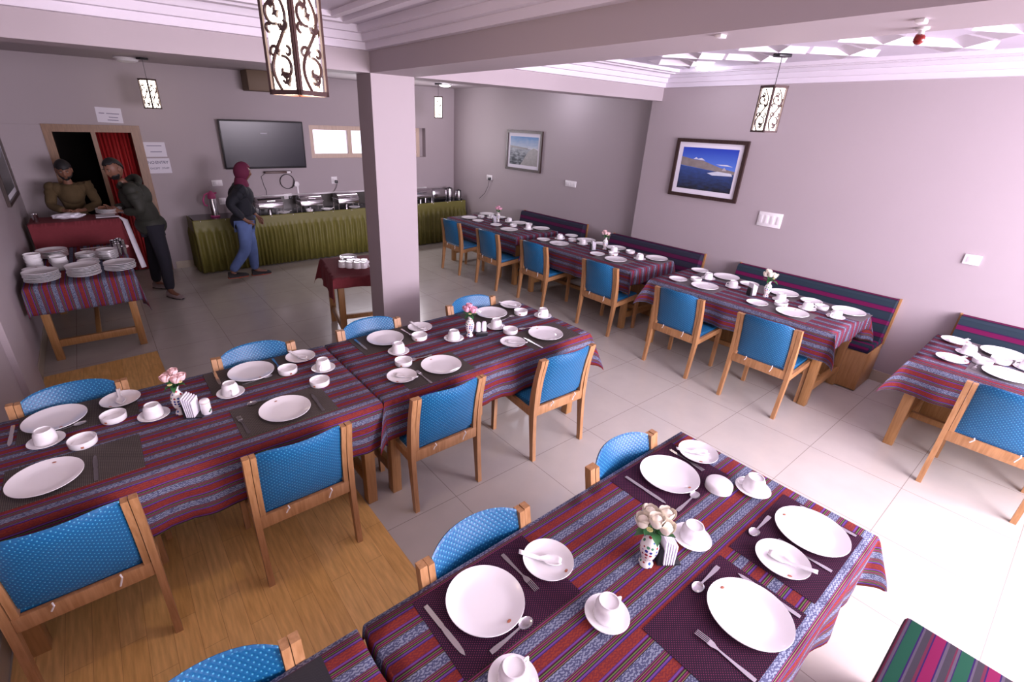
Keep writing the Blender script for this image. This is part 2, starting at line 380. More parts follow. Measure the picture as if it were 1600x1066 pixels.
struct('baseboard_left', MB().b2((XL, YF, 0), (XL+.012, YB, .11)), 'tilebase', smooth=False)
# doorway: dark room behind, frame, red curtain
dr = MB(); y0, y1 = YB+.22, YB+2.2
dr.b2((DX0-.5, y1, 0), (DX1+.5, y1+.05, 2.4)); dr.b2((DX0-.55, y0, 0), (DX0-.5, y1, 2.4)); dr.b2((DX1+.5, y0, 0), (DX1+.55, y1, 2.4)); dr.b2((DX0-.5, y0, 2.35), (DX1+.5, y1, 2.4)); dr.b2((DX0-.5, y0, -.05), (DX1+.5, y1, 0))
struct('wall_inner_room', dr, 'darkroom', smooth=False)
df = MB(); t = .06
df.b2((DX0-.03, YB-.03, 0), (DX0+t, YB+.12, DZ-t)); df.b2((DX1-t, YB-.03, 0), (DX1+.05, YB+.12, DZ-t)); df.b2((DX0-.03, YB-.03, DZ-t), (DX1+.05, YB+.12, DZ+.03)); df.b2((.095, YB, 0), (.145, YB+.08, DZ-t))
struct('door_1', df, 'dfwood', 'brown wooden door frame with a middle post', smooth=False)
struct('trim_8', MB().b2((XL, YB-.02, 0), (DX0-.03, YB, DZ+.02)), 'wallm', 'flat raised panel left of the doorway', smooth=False)
cu = []
for i in range(61):
    x = .15+i*(DX1-t-.15)/60; cu.append([(x, YB+.14+.022*sin(i*.9)+.01*sin(i*2.3), z) for z in (.02, .6, 1.3, DZ-.04)])
cobj = MB().grid(cu).build('door_curtain', 'curtain'); cobj.modifiers.new('s', 'SOLIDIFY').thickness = .004
tag(cobj, 'shiny red curtain hanging in the right half of the doorway', 'curtain')
# back wall window
wn = MB(); wn.b2((WX0, YB+.03, WZ0), (WX1-.12, YB+.11, WZ0+.07)); wn.b2((WX0, YB+.03, WZ1-.07), (WX1-.12, YB+.11, WZ1))
for x in (WX0, 3.70, 4.35, WX1-.19): wn.b2((x, YB+.03, WZ0+.07), (x+.07, YB+.11, WZ1-.07))
wobj = struct('window_1', wn, 'pwood', 'long high window with pale wooden frame', smooth=False)
gm = mat('frosted_glass', (.95, .93, .97), .35); gm.node_tree.nodes['Principled BSDF'].inputs['Transmission Weight'].default_value = .9
MB().b2((WX0+.07, YB+.06, WZ0+.07), (WX1-.19, YB+.066, WZ1-.07)).build('window_pane', gm, wobj, smooth=False)
struct('wall_window_reveal', MB().b2((WX1-.12, YB+.12, WZ0), (WX1, YB+.2, WZ1)), 'wallm', smooth=False)
# dark wooden box under the rear ceiling
tag(MB().b2((2.08, 8.36, 2.57), (2.60, YB, RZ), .01).build('wooden_duct_box', mat('brown_box', (.13, .085, .05), .6), smooth=True), 'brown wooden box under the ceiling above the television', 'box')
# vinyl floor covering with wood planks
vn = MB().prism([(XL+.02, YF+.05), (.90, YF+.05), (.90, 3.35), (.14, 3.35), (.10, 5.52), (XL+.02, 5.45)], .0005, .004, 'z').build('vinyl_flooring', 'vinyl', smooth=False)
tag(vn, 'orange brown wood-look vinyl sheet on the tiled floor', 'floor covering')

# ------------------------------------------------------------------ lamps
def scroll(cx, cz, r0, turns, a0, s=1, n=26):
    return [(cx+r0*(1-.8*i/n)*cos(a0+s*turns*2*pi*i/n), cz+r0*(1-.8*i/n)*sin(a0+s*turns*2*pi*i/n)) for i in range(n+1)]
def pendant_lamp(loc, rz, label, power, H=.33, W=.135, ceil=CZ):
    t = thing('pendant_lamp', label, 'lamp', (loc[0], loc[1], loc[2]), rz, 'square fretwork pendant lamps')
    for k in range(4):
        mb = MB(); y = -W/2; b = .011; T = .008
        mb.b2((-W/2, y-T/2, 0), (-W/2+b, y+T/2, H)); mb.b2((W/2-b, y-T/2, 0), (W/2, y+T/2, H)); mb.b2((-W/2, y-T/2, 0), (W/2, y+T/2, b*1.4)); mb.b2((-W/2, y-T/2, H-b), (W/2, y+T/2, H))
        def curl(pts, r=.0042): mb.tube([(p[0], y, p[1]) for p in pts], [r*(1.25-.5*abs(i/len(pts)-.3)) for i in range(len(pts))], 6)
        S = []
        for i in range(41):      # the long S stem
            u = i/40; S.append((-.038*sin(2*pi*u*1.0+.3)*(1), .015+u*(H-.03)))
        curl(S, .005)
        for cx, cz, r0, tn, a0, s in ((.012, .075, .040, .85, pi*.55, -1), (.018, .055, .022, .8, pi*1.2, 1), (-.028, .125, .024, .8, 0, 1), (-.014, .245, .042, .85, -pi*.4, -1), (.03, .205, .022, .8, pi, 1), (-.02, .275, .02, .8, pi*1.5, 1), (.032, .125, .017, .7, pi*.5, -1), (-.035, .2, .017, .7, pi*1.5, -1)):
            curl(scroll(cx, cz, r0, tn, a0, s), .0045)
        for cx, cz in ((.005, .062), (-.012, .128), (.02, .038), (.0, .235), (-.022, .262), (.024, .192)):   # small star shaped leaves
            pts = []
            for q in range(8):
                rr = .016 if q % 2 == 0 else .007; pts.append((cx+rr*cos(q*pi/4+.4), cz+rr*sin(q*pi/4+.4)))
            mb.prism(pts, y-T/2, y+T/2, 'y')
        mb.xform(Matrix.Rotation(k*pi/2, 4, 'Z'))
        mb.build('fretwork_panel', 'lampwood', t)
    MB().b2((-W/2-.003, -W/2-.003, H-.004), (W/2+.003, W/2+.003, H+.01)).build('lamp_cap', 'lampwood', t)
    MB().b2((-W/2+.012, -W/2+.012, .01), (W/2-.012, W/2-.012, H-.008)).build('lamp_shade', 'glow', t, smooth=False)
    MB().tube([(0, 0, H), (0, 0, ceil-loc[2]-.01)], .003, 6).build('cord', 'black', t)
    MB().b2((-.06, -.035, ceil-loc[2]-.025), (.06, .035, ceil-loc[2]-.001), .005).build('ceiling_mount', 'black', t)
    l = bpy.data.lights.new('lamp_bulb', 'POINT'); l.energy = power; l.color = (1, .74, .50); l.shadow_soft_size = .07
    o = bpy.data.objects.new('lamp_bulb', l); COL.objects.link(o); o.parent = t; o.location = (0, 0, -.04)
    return t
pendant_lamp((.64, 1.90, 2.315), radians(45-19+1), 'large fretwork pendant lamp hanging nearest the camera at the top', 11)
pendant_lamp((4.42, 1.98, 2.26), radians(45-66), 'lit fretwork pendant lamp over the tables by the right wall', 2, ceil=CZ-.04)
pendant_lamp((.80, 8.0, 2.27), radians(45-6), 'lit fretwork pendant lamp near the doorway on the left', .4, ceil=RZ)
pendant_lamp((4.97, 7.76, 2.30), radians(-32), 'small lit pendant lamp right of the pillar above the buffet', 1.2, ceil=RZ)
def round_light(loc, label, on, r=.09, h=.035, pw=2.5):
    t = thing('ceiling_light', label, 'ceiling light', loc)
    MB().lathe([(r*1.1, 0), (r*1.1, -.012), (r, -.014)], 28).build('light_rim', 'plastic', t)
    MB().lathe([(r*.96, -.013), (r*.9, -h*.7), (r*.6, -h), (0.001, -h*1.05)], 28).build('light_diffuser', 'bulb' if on else 'plastic', t)
    if on:
        l = bpy.data.lights.new('light_bulb', 'POINT'); l.energy = pw; l.color = (.90, .86, 1); l.shadow_soft_size = .08
        o = bpy.data.objects.new('light_bulb', l); COL.objects.link(o); o.parent = t; o.location = (0, 0, -.14)
round_light((5.22, 3.08, CZ-.0), 'bright round ceiling light at the corner of the right bay', True)
round_light((5.20, 7.9, RZ), 'lit round ceiling light beside the small pendant lamp', True, .10)
round_light((5.40, 5.55, RZ), 'round ceiling light behind the cross beam by the right wall', True, pw=7)
round_light((.66, 8.25, RZ), 'unlit round ceiling light beside the left far pendant lamp', False, .13, .05)
for p, lb in (((2.04, .54), 'small white clip on the beam soffit beside the red sprinkler bulb'), ((1.93, 1.10), 'small white clip on the beam soffit above the right lamp')):
    tag(MB().b2((p[0]-.02, p[1]-.012, BZ-.012), (p[0]+.02, p[1]+.012, BZ), .003).build('ceiling_clip', 'plastic'), lb, 'clip', 'clips on the beam')
t = thing('fire_sprinkler', 'small dark red sprinkler bulb under the long beam', 'sprinkler', (2.19, .57, BZ))
MB().lathe([(.018, 0), (.018, -.006), (.008, -.008), (.008, -.02)], 14).build('sprinkler_base', 'plastic', t)
MB().ico((0, 0, -.032), .016, 2).build('sprinkler_bulb', mat('red_glass', (.20, .01, .01), .2), t)
MB().ico((.03, .012, -.020), .010, 2).build('sprinkler_cap', mat('red_cap', (.45, .08, .08), .3), t)

# ------------------------------------------------------------------ wall things
FR = []
def framed(loc, rz, w, h, label, painter, tw=.04, mw=.055):
    """frame hanging on a wall; local x along the wall, -y out of the wall"""
    t = thing('framed_photograph', label, 'framed photo', loc, rz)
    f = MB(); x, z = w/2, h/2
    f.b2((-x, -.03, -z), (x, 0, -z+tw)); f.b2((-x, -.03, z-tw), (x, 0, z)); f.b2((-x, -.03, -z+tw), (-x+tw, 0, z-tw)); f.b2((x-tw, -.03, -z+tw), (x, 0, z-tw))
    f.build('frame', 'dwood', t, smooth=False)
    MB().b2((-x+tw, -.012, -z+tw), (x-tw, -.002, z-tw)).build('mount', 'paper', t, smooth=False)
    a, b = x-tw-mw, z-tw-mw
    painter(t, a, b)
    return t
def poly(mb, pts, y): mb.add([(p[0], y, p[1]) for p in pts], [tuple(range(len(pts)))])
def grad_mat(name, c0, c1, z0, z1, noise=0, n2=None):
    m, N, L, b = mk(name); t = N.new('ShaderNodeTexCoord'); s = N.new('ShaderNodeSeparateXYZ'); L.new(t.outputs['Object'], s.inputs[0])
    mr = N.new('ShaderNodeMapRange'); L.new(s.outputs[2], mr.inputs[0]); mr.inputs[1].default_value = z0; mr.inputs[2].default_value = z1
    f = mr.outputs[0]
    if noise:
        n = N.new('ShaderNodeTexNoise'); n.inputs['Scale'].default_value = n2 or 20; n.inputs['Detail'].default_value = 6
        mp = N.new('ShaderNodeMapping'); mp.inputs['Scale'].default_value = (1, 1, 3); L.new(t.outputs['Object'], mp.inputs[0]); L.new(mp.outputs[0], n.inputs['Vector'])
        f = math_n(N, L, 'ADD', f, math_n(N, L, 'MULTIPLY', math_n(N, L, 'SUBTRACT', n.outputs[0], .5), noise))
    L.new(mixc(N, L, f, c0, c1), b.inputs['Base Color']); b.inputs['Roughness'].default_value = .6
    return m
def lake(t, a, b):
    p = MB(); p.cm = 0; poly(p, [(-a, b*.1), (a, b*-.15), (a, b), (-a, b)], -.0125)
    p.cm = 1; poly(p, [(-a, b*.12), (a, -b*.12), (a, -b), (-a, -b)], -.0128)
    p.cm = 2; poly(p, [(-a, b*.55), (-a*.5, b*.43), (-a*.2, b*.42), (a*.2, b*.25), (a*.6, b*.1), (a, b*.02), (a, -b*.13), (-a, b*.14)], -.0131)
    p.cm = 3; poly(p, [(-a*.55, b*.46), (-a*.45, b*.55), (-a*.38, b*.48), (-a*.25, b*.53), (-a*.1, b*.42)], -.0134)
    poly(p, [(a*.05, -b*.15), (a*.25, -b*.24), (a*.95, -b*.20), (a*.9, -b*.08), (a*.4, -b*.04)], -.0134)
    p.cm = 4; poly(p, [(a*.55, b*.02), (a*.62, b*.18), (a*.72, b*.02)], -.0137); p.cm = 3; poly(p, [(a*.3, b*.28), (a*.5, b*.24), (a*.9, b*.22), (a*.7, b*.30)], -.0129)
    p.build('photo_print', [grad_mat('deep_sky', (.10, .22, .70), (.01, .04, .42), 0, b), grad_mat('lake_water', (.01, .012, .02), (.03, .07, .25), -b, b*.1, .8, 14), mat('hill', (.24, .21, .20), .3, noise=.3), mat('snow', (.60, .64, .74), .3, noise=.2), mat('far_snow', (.45, .42, .42), .3)], t, smooth=False)
def coast(t, a, b):
    p = MB(); p.cm = 0; poly(p, [(-a, b*.2), (a, b*.2), (a, b), (-a, b)], -.0125)
    p.cm = 1; poly(p, [(-a, b*.28), (a, b*.12), (a, -b), (-a, -b)], -.0128)
    p.cm = 2; poly(p, [(-a*.2, -b), (a, -b), (a, b*.1), (a*.7, b*.25), (a*.35, b*.0)], -.0131)
    p.cm = 3; poly(p, [(-a, b*.34), (-a*.3, b*.28), (a*.3, b*.22), (a*.3, b*.12), (-a, b*.2)], -.0134)
    p.build('photo_print', [grad_mat('pale_sky', (.55, .60, .65), (.10, .25, .50), 0, b, .8, 9), grad_mat('icy_water', (.02, .03, .045), (.45, .50, .55), -b, b*.7, 2.2, 10), mat('gravel_bank', (.20, .19, .19), .4, noise=.4, nscale=30), mat('far_hills', (.06, .05, .06), .4)], t, smooth=False)
def dim(t, a, b):
    p = MB(); p.cm = 0; poly(p, [(-a, 0), (a, 0), (a, b), (-a, b)], -.0125); p.cm = 1; poly(p, [(-a, .02), (-a*.3, .12), (a*.4, .04), (a, .1), (a, -b), (-a, -b)], -.0128)
    p.build('photo_print', [mat('grey_sky', (.16, .18, .24), .3), mat('dark_land', (.06, .065, .07), .3, noise=.4)], t, smooth=False)
framed((XR-.002, 3.14, 1.835), radians(90)*-1, .88, .665, 'framed photo of a blue mountain lake on the right wall', lake)
framed((XR2-.002, 6.57, 1.835), -radians(90), .90, .645, 'framed photo of a grey icy shore on the wall by the far tables', coast)
framed((XL+.002, 7.75, 1.66), radians(90), 1.1, .8, 'dim framed picture on the left wall behind the plate table', dim)
# television
t = thing('television', 'black flat television mounted on the back wall', 'television', (2.26, YB, 1.815))
tx = Matrix.Rotation(radians(2.6), 4, 'X')
MB().box((0, -.07, 0), (1.25, .045, .71), None, .006).xform(tx).build('tv_casing', 'black', t)
MB().b2((-.605, -.096, -.325), (.605, -.092, .335)).xform(tx).build('tv_screen', mat('tv_glass', (.02, .02, .03), .22, spec=.35), t, smooth=False)
MB().b2((-.05, -.0975, .165), (.05, -.0965, .178)).xform(tx).build('screen_bar', mat('pale_grey', (.35, .35, .40), .4), t, smooth=False)  # small pale grey bar on the upper screen
MB().b2((-.15, -.05, -.15), (.15, 0, .15)).build('wall_bracket', 'black', t, smooth=False)
t = thing('set_top_box', 'slim dark set-top box fixed below the television', 'set-top box', (2.40, YB, 1.40))
MB().b2((-.20, -.10, -.02), (.22, 0, .012), .004).build('box_casing', mat('brown_black', (.06, .02, .012), .4), t)
MB().b2((.14, -.102, -.018), (.20, -.099, .010)).build('box_display', 'plastic', t, smooth=False)
cab = MB(); cab.tube([(2.55+.115*cos(a), YB-.012-.002*a, 1.24+.115*sin(a)) for a in [x*.26 for x in range(0, 50)]]+[(2.62, YB-.02, 1.13), (2.68, YB-.015, 1.19)], .0045, 6)
cab.tube([(2.22, YB-.02, 1.38), (2.15, YB-.012, 1.33), (2.17, YB-.012, 1.2), (2.20, YB-.012, 1.1), (2.19, YB-.012, 1.03)], .004, 6)
tag(cab.build('coiled_cable', 'black'), 'black cable coiled on the wall below the television', 'cable')
t = thing('round_wall_outlet', 'round white outlet with a trunking strip below the television', 'outlet', (2.70, YB, 1.19))
MB().lathe([(.045, 0), (.045, .015), (.03, .022)], 20).xform(Matrix.Rotation(radians(90), 4, 'X')).build('outlet_cover', 'plastic', t)
MB().b2((.0, -.015, -.16), (.025, 0, -.03)).build('trunking', 'plastic', t, smooth=False)
def socket(loc, rz, w, h, label, plug=False, n=2, cable=None):
    t = thing('wall_socket', label, 'socket', loc, rz)
    MB().b2((-w/2, -.014, -h/2), (w/2, 0, h/2), .004).build('face_plate', 'plastic', t)
    for i in range(n):
        cx = -w/2+w*(i+.5)/n
        MB().b2((cx-w*.3/n, -.017, -h*.28), (cx+w*.3/n, -.013, h*.28), .001).build('switch', mat('switch_grey', (.62, .60, .62), .4) if i == 0 else 'plastic', t)
    if plug: MB().box((w*.22, -.035, -h*.2), (.045, .045, .05), None, .008).build('plug', 'black', t)
    if cable: MB().tube(cable, .004, 6).build('plug_cord', 'black', t)
socket((3.37, YB, 1.23), 0, .11, .12, 'white socket with a black plug under the back window', True, 2, [(.03, -.05, -.05), (.02, -.03, -.12), (-.04, -.02, -.2)])
socket((1.49, YB, 1.255), 0, .15, .09, 'white double socket left of the walking person', False)
socket((1.52, YB, .98), 0, .10, .10, 'white socket plate on the wall behind the thermos', False)
socket((2.53, YB-.012, 1.0), 0, .13, .09, 'white socket with black plug behind the chafing dishes', True)
socket((XR2, 7.50, 1.31), -radians(90), .16, .09, 'white double socket on the side wall by the buffet end', True, 2, [(.05, -.05, -.03), (.0, -.03, -.15), (-.1, -.03, -.3), (-.26, -.04, -.42)])
socket((XR2, 5.42, 1.42), -radians(90), .23, .09, 'narrow white switch plate between the two framed photos', False, 4)
socket((XR, 2.29, 1.385), -radians(90), .25, .155, 'large white switch board below the lake photo', False, 4)
socket((XR, .59, 1.325), -radians(90), .11, .085, 'small blank white plate at the far right of the wall', False, 1)
# notices
def text(s, size, loc, parent, mt='ink'):
    c = bpy.data.curves.new('lettering', 'FONT'); c.body = s; c.size = size; c.align_x = 'CENTER'; c.align_y = 'CENTER'; c.extrude = .0004
    o = bpy.data.objects.new('lettering', c); COL.objects.link(o); bpy.context.view_layer.update(); me = bpy.data.meshes.new_from_object(o.evaluated_get(bpy.context.evaluated_depsgraph_get())); bpy.data.objects.remove(o); me.materials.clear(); me.materials.append(M[mt])
    o = bpy.data.objects.new('lettering', me); COL.objects.link(o); o.parent = parent; o.location = loc; o.rotation_euler = (radians(90), 0, 0); return o
def notice(x0, x1, z0, z1, label, lines, tilt=0):
    t = thing('paper_notice', label, 'notice', ((x0+x1)/2, YB, (z0+z1)/2)); t.rotation_euler = (0, radians(tilt), 0)
    w, h = (x1-x0)/2, (z1-z0)/2
    MB().b2((-w, -.004, -h), (w, -.001, h)).build('sheet', 'paper', t, smooth=False)
    for s, sz, x, z in lines:
        if s[0] == '-': MB().b2((x-sz, -.0055, z-.006), (x+sz, -.0045, z+.006)).build('blurred_line', mat('faint_ink', (.28, .26, .36), .8), t, smooth=False)
        else: text(s, sz, (x, -.0055, z), t)
notice(.21, .49, 2.08, 2.265, 'paper notice pinned above the doorway', [('-', .03, -.08, .02), ('-', .07, .04, .02), ('-', .05, .04, -.025), ('-', .06, .03, -.06)], 2)
notice(.64, .91, 1.645, 1.84, 'upper of two paper notices right of the doorway', [('-', .09, 0, .05), ('-', .07, .01, -.03)], 0)
notice(.645, .925, 1.42, 1.625, 'lower paper notice reading NO ENTRY right of the doorway', [('NO', .052, -.092, .045), ('ENTRY', .052, .038, .045), ('EXCEPT', .034, -.058, -.035), ('STAFF', .034, .072, -.035)], 0)

# ------------------------------------------------------------------ cloths and tables
def cloth(name, loc, rz, L, W, oh, label, mt='cloth', h=.753, amp=.012, fl=.35, seed=0, group='striped tablecloths'):
    """oh=(x-,x+,y-,y+) overhang; one sheet with folded corners, uv in metres"""
    rnd = random.Random(seed); mb = MB(); ox = (oh[0], oh[1]); oy = (oh[2], oh[3]); a, b = L/2, W/2
    ph = [rnd.uniform(0, 6) for _ in range(8)]
    nx, ny, nd = 28, 16, 9
    P = [[(-a+2*a*i/nx, -b+2*b*j/ny, 0) for j in range(ny+1)] for i in range(nx+1)]
    mb.grid(P, [[(p[0], p[1]) for p in r] for r in P])
    def drop(d, full, out=0):
        o = .006*(1-math.exp(-d/.01))+out; return o, -d*.995
    for sgn in (-1, 1):       # sides along x
        H = oy[(sgn+1)//2]
        rows = []; uv = []
        for i in range(nx*2+1):
            x = -a+2*a*i/(nx*2); r = []; u = []
            ed = min(1, min(a-x, a+x)/.12)
            for k in range(nd+1):
                d = H*k/nd; wv = amp*(d/H)*(sin(x*17+ph[0])+.6*sin(x*29+ph[1])+.4)*ed
                o, z = drop(d, H, max(-.004, wv)); r.append((x, sgn*(b+o), z)); u.append((x, sgn*(b+d)))
            rows.append(r); uv.append(u)
        if sgn < 0: rows, uv = rows[::-1], uv[::-1]
        mb.grid(rows, uv)
        H = ox[(sgn+1)//2]; rows = []; uv = []
        for j in range(ny*2+1):
            y = -b+2*b*j/(ny*2); r = []; u = []; ed = min(1, min(b-y, b+y)/.12)
            for k in range(nd+1):
                d = H*k/nd; wv = amp*(d/H)*(sin(y*15+ph[2])+.6*sin(y*31+ph[3])+.4)*ed
                o, z = drop(d, H, max(-.004, wv)); r.append((sgn*(a+o), y, z)); u.append((sgn*(a+d), y))
            rows.append(r); uv.append(u)
        if sgn > 0: rows, uv = rows[::-1], uv[::-1]
        mb.grid(rows, uv)
    for sx in (-1, 1):
        for sy in (-1, 1):
            hx, hy = ox[(sx+1)//2], oy[(sy+1)//2]; rows = []; uv = []; F = fl if min(hx, hy) > .12 else .1
            for q in range(13):
                th = pi/2*q/12; rmax = min(hx/max(cos(th), 1e-6), hy/max(sin(th), 1e-6)); r = []; u = []
                for k in range(nd+1):
                    d = rmax*k/nd; bulge = F*d*sin(2*th)**.8 if 0 < q < 12 else 0; o = .006*(1-math.exp(-d/.01))
                    zz = -sqrt(max(d*d*.99-bulge*bulge, 0))
                    r.append((sx*(a+o*cos(th)+bulge*.707), sy*(b+o*sin(th)+bulge*.707), zz)); u.append((sx*(a+d*cos(th)), sy*(b+d*sin(th))))
                rows.append(r); uv.append(u)
            if sx*sy > 0: rows, uv = rows[::-1], uv[::-1]
            mb.grid(rows, uv)
    bm = bmesh.new(); o = mb.build(name, mt, None, (loc[0], loc[1], h), rz, ang=80); bm.from_mesh(o.data); bmesh.ops.remove_doubles(bm, verts=bm.verts, dist=.0004); bm.to_mesh(o.data); bm.free()
    s = o.modifiers.new('thickness', 'SOLIDIFY'); s.thickness = .0022; s.offset = 0
    return tag(o, label, 'tablecloth', group)
def table(cx, cy, L, W, rz, label, h=.75, group='wooden dining tables'):
    t = thing('dining_table', label, 'table', (cx, cy, 0), rz, group)
    MB().b2((-L/2, -W/2, h-.028), (L/2, W/2, h), .003).build('tabletop', 'twood', t)
    q = .065; lx, ly = L/2-.045-q/2, W/2-.05-q/2
    for sx in (-1, 1):
        for sy in (-1, 1): MB().b2((sx*lx-q/2, sy*ly-q/2, 0), (sx*lx+q/2, sy*ly+q/2, h-.028), .004).build('leg', 'twood', t)
        MB().b2((sx*lx-.02, -ly+q/2, .13), (sx*lx+.02, ly-q/2, .20), .003).build('stretcher', 'twood', t)
    MB().b2((-lx+.02, -.02, .14), (lx-.02, .02, .19), .003).build('stretcher', 'twood', t)
    for sy in (-1, 1): MB().b2((-lx+q/2, sy*ly-.012, h-.11), (lx-q/2, sy*ly+.012, h-.028)).build('apron', 'twood', t, smooth=False)
    return t
TAB = {  # cx, cy, L, W, rz, overhangs in table axes, descriptor
    'NR': (1.285, .575, 1.85, .90, 0, (.06, .20, .28, .08), 'nearest table'),
    'NL': (-.215, .575, 1.09, .90, 0, (.01, .06, .28, .08), 'cut-off table'),
    'MR': (1.935, 2.68, 1.80, .93, 0, (.16, .22, .28, .08), 'right middle-row table'),
    'ML': (.13, 2.68, 1.77, .93, 0, (.01, .10, .30, .08), 'left middle-row table'),
    'T3': (5.00, 1.955, 1.80, .86, pi/2, (.16, .22, .28, .27), 'third wall table'),
    'T2': (5.07, 4.06, 1.80, .86, pi/2, (.18, .20, .28, .27), 'second wall table'),
    'T1': (5.08, 6.09, 1.80, .86, pi/2, (.12, .20, .28, .27), 'farthest wall table'),
    'T4': (4.93, -.36, 1.80, .84, pi/2, (.2, .22, .28, .27), 'right-edge table')}
TD = {'NR': ('wooden table nearest the camera under a bright striped cloth', 'striped cloth on the nearest table with the cream flowers'),
      'NL': ('wooden table cut off by the bottom edge, joined to the nearest table', 'striped cloth at the bottom edge with a charcoal mat'),
      'MR': ('wooden table in the middle row nearer the pillar, right half', 'striped cloth on the right half of the middle row'),
      'ML': ('wooden table in the middle row at the left frame edge', 'striped cloth on the left half of the middle row'),
      'T3': ('wooden table by the right wall below the lake photo', 'striped cloth on the wall table with white flowers'),
      'T2': ('second wooden table from the buffet along the wall', 'striped cloth on the second wall table from the buffet'),
      'T1': ('wooden wall table nearest the buffet', 'striped cloth on the wall table nearest the buffet'),
      'T4': ('wooden wall table cut off by the right frame edge', 'striped cloth on the table at the right frame edge')}
for i, (k, (cx, cy, L, W, rz, oh, d)) in enumerate(TAB.items()):
    table(cx, cy, L, W, rz, TD[k][0]); cloth('tablecloth', (cx, cy), rz, L, W, oh, TD[k][1], seed=i, fl=.42 if k in ('NR', 'T3', 'MR', 'T4') else .3)
table(2.19, 4.93, .88, .86, radians(-12), 'small square wooden table half hidden behind the pillar')
cloth('tablecloth', (2.19, 4.93), radians(-12), .88, .86, (.24, .24, .10, .24), 'plain maroon cloth on the small table behind the pillar', 'redcloth', seed=11, group=None)
table(-.325, 6.55, 1.62, .84, pi/2, 'wooden table under the stacked plates by the left wall')
cloth('tablecloth', (-.325, 6.55), pi/2, 1.62, .84, (.26, .05, .30, .12), 'striped cloth under the stacked plates by the left wall', seed=12, fl=.2)
# service counter behind it, under a long maroon cloth
ct = thing('service_counter', 'tall narrow counter under the maroon cloth by the doorway', 'counter', (-.30, 7.82, 0))
MB().b2((-.42, -.22, .96), (.42, .22, 1.0)).build('countertop', 'twood', ct, smooth=False)
for sx in (-1, 1):
    for sy in (-1, 1): MB().b2((sx*.38-.03, sy*.18-.03, 0), (sx*.38+.03, sy*.18+.03, .96)).build('leg', 'twood', ct, smooth=False)
cloth('tablecloth', (-.30, 7.82), 0, .86, .46, (.02, .30, .62, .30), 'long maroon cloth over the service counter by the doorway', 'redcloth', h=1.004, seed=13, fl=.2, group=None)
rp = [(-.05, 7.75, 1.012), (.06, 7.72, 1.012), (.125, 7.70, 1.008), (.155, 7.66, .96), (.17, 7.55, .80), (.19, 7.42, .60), (.21, 7.32, .42)]
rn = MB().grid([[(x, y-.0, z), (x+.005+.05*(i > 2), y+.05+.03*(i < 3), z+.0)] for i, (x, y, z) in enumerate(rp)]).build('white_runner', 'napkin'); rn.modifiers.new('s', 'SOLIDIFY').thickness = .006
tag(rn, 'white cloth strip hanging off the right side of the maroon counter', 'cloth')

# ------------------------------------------------------------------ chairs
def make_chair():
    t = thing('dining_chair', 'x', 'chair'); W = .52
    post = [(-.265, 0), (-.243, .20), (-.222, .40), (-.226, .55), (-.243, .69), (-.274, .828)]     # y,z centre line, front is +y
    def py(z):
        for (y0, z0), (y1, z1) in zip(post, post[1:]):
            if z <= z1: return y0+(y1-y0)*(z-z0)/(z1-z0)
        return post[-1][0]
    def smoothpost(z0, z1, n, wf):
        L = []; R = []
        for i in range(n+1):
            z = z0+(z1-z0)*i/n; y = (py(max(z-.05, 0))+py(z)*2+py(min(z+.05, .828)))/4; w = wf(z); L.append((y-w/2, z)); R.append((y+w/2, z))
        return L+R[::-1]
    wf = lambda z: .034+.020*math.exp(-((z-.45)/.22)**2)
    for s in (-1, 1):
        MB().prism(smoothpost(0, .828, 18, wf), s*(W/2-.030), s*W/2, 'x').build('back_leg', 'wood', t)
        MB().prism(smoothpost(.44, .825, 12, lambda z: .040), s*(W/2-.058), s*(W/2-.033), 'x').build('backrest_frame', 'wood', t)
        MB().prism([(.20, .0), (.232, .0), (.245, .40), (.225, .432), (.20, .40)], s*(W/2-.030), s*W/2, 'x').build('front_leg', 'wood', t)
        MB().prism([(-.215, .355), (.205, .385), (.23, .43), (.20, .438), (-.215, .405)], s*(W/2-.027), s*(W/2-.003), 'x').build('side_rail', 'wood', t)
    MB().b2((-W/2+.03, -.245, .365), (W/2-.03, -.222, .44), .003).build('back_rail', 'wood', t)
    MB().b2((-W/2+.03, .205, .345), (W/2-.03, .23, .40), .003).build('front_rail', 'wood', t)
    MB().b2((-W/2+.034, -.215, .395), (W/2-.034, .235, .448), .018).build('seat', 'blue', t)
    # backrest cover: curved pad, UV in metres
    n, k = 14, 12; hw = W/2-.060; F = []; B = []; UF = []
    for i in range(n+1):
        u = -1+2*i/n; x = u*hw; bow = .060*(1-u*u); f = []; b = []; uu = []
        for j in range(k+1):
            v = j/k; z = .468+(.822-.468)*v+.026*(1-u**4)*v; e = .020*(1-abs(2*v-1)**6*.6)*(1-abs(u)**8*.5)
            y = py(min(z, .82))-bow*(.35+.65*v); f.append((x, y+e, z)); b.append((x, y-e, z)); uu.append((x, z))
        F.append(f); B.append(b); UF.append(uu)
    mb = MB(); mb.grid(F[::-1], UF[::-1]); mb.grid(B, UF)
    top = [[F[i][k], ((F[i][k][0]+B[i][k][0])/2, (F[i][k][1]+B[i][k][1])/2, F[i][k][2]+.008), B[i][k]] for i in range(n+1)]
    mb.grid(top[::-1]); mb.grid([[F[i][0], B[i][0]] for i in range(n+1)])
    mb.grid([[F[0][j], B[0][j]] for j in range(k+1)][::-1]); mb.grid([[F[n][j], B[n][j]] for j in range(k+1)])
    mb.build('backrest_cover', 'blue', t, ang=60)
    for x, d in ((-.10, .03), (.12, .05)):
        MB().tube([(x, -.262, .462), (x+.004, -.272, .45), (x-.003, -.262, .45-d*.5), (x-.012, -.262, .45-d)], .0035, 6).build('tie', 'tie', t)
    return t
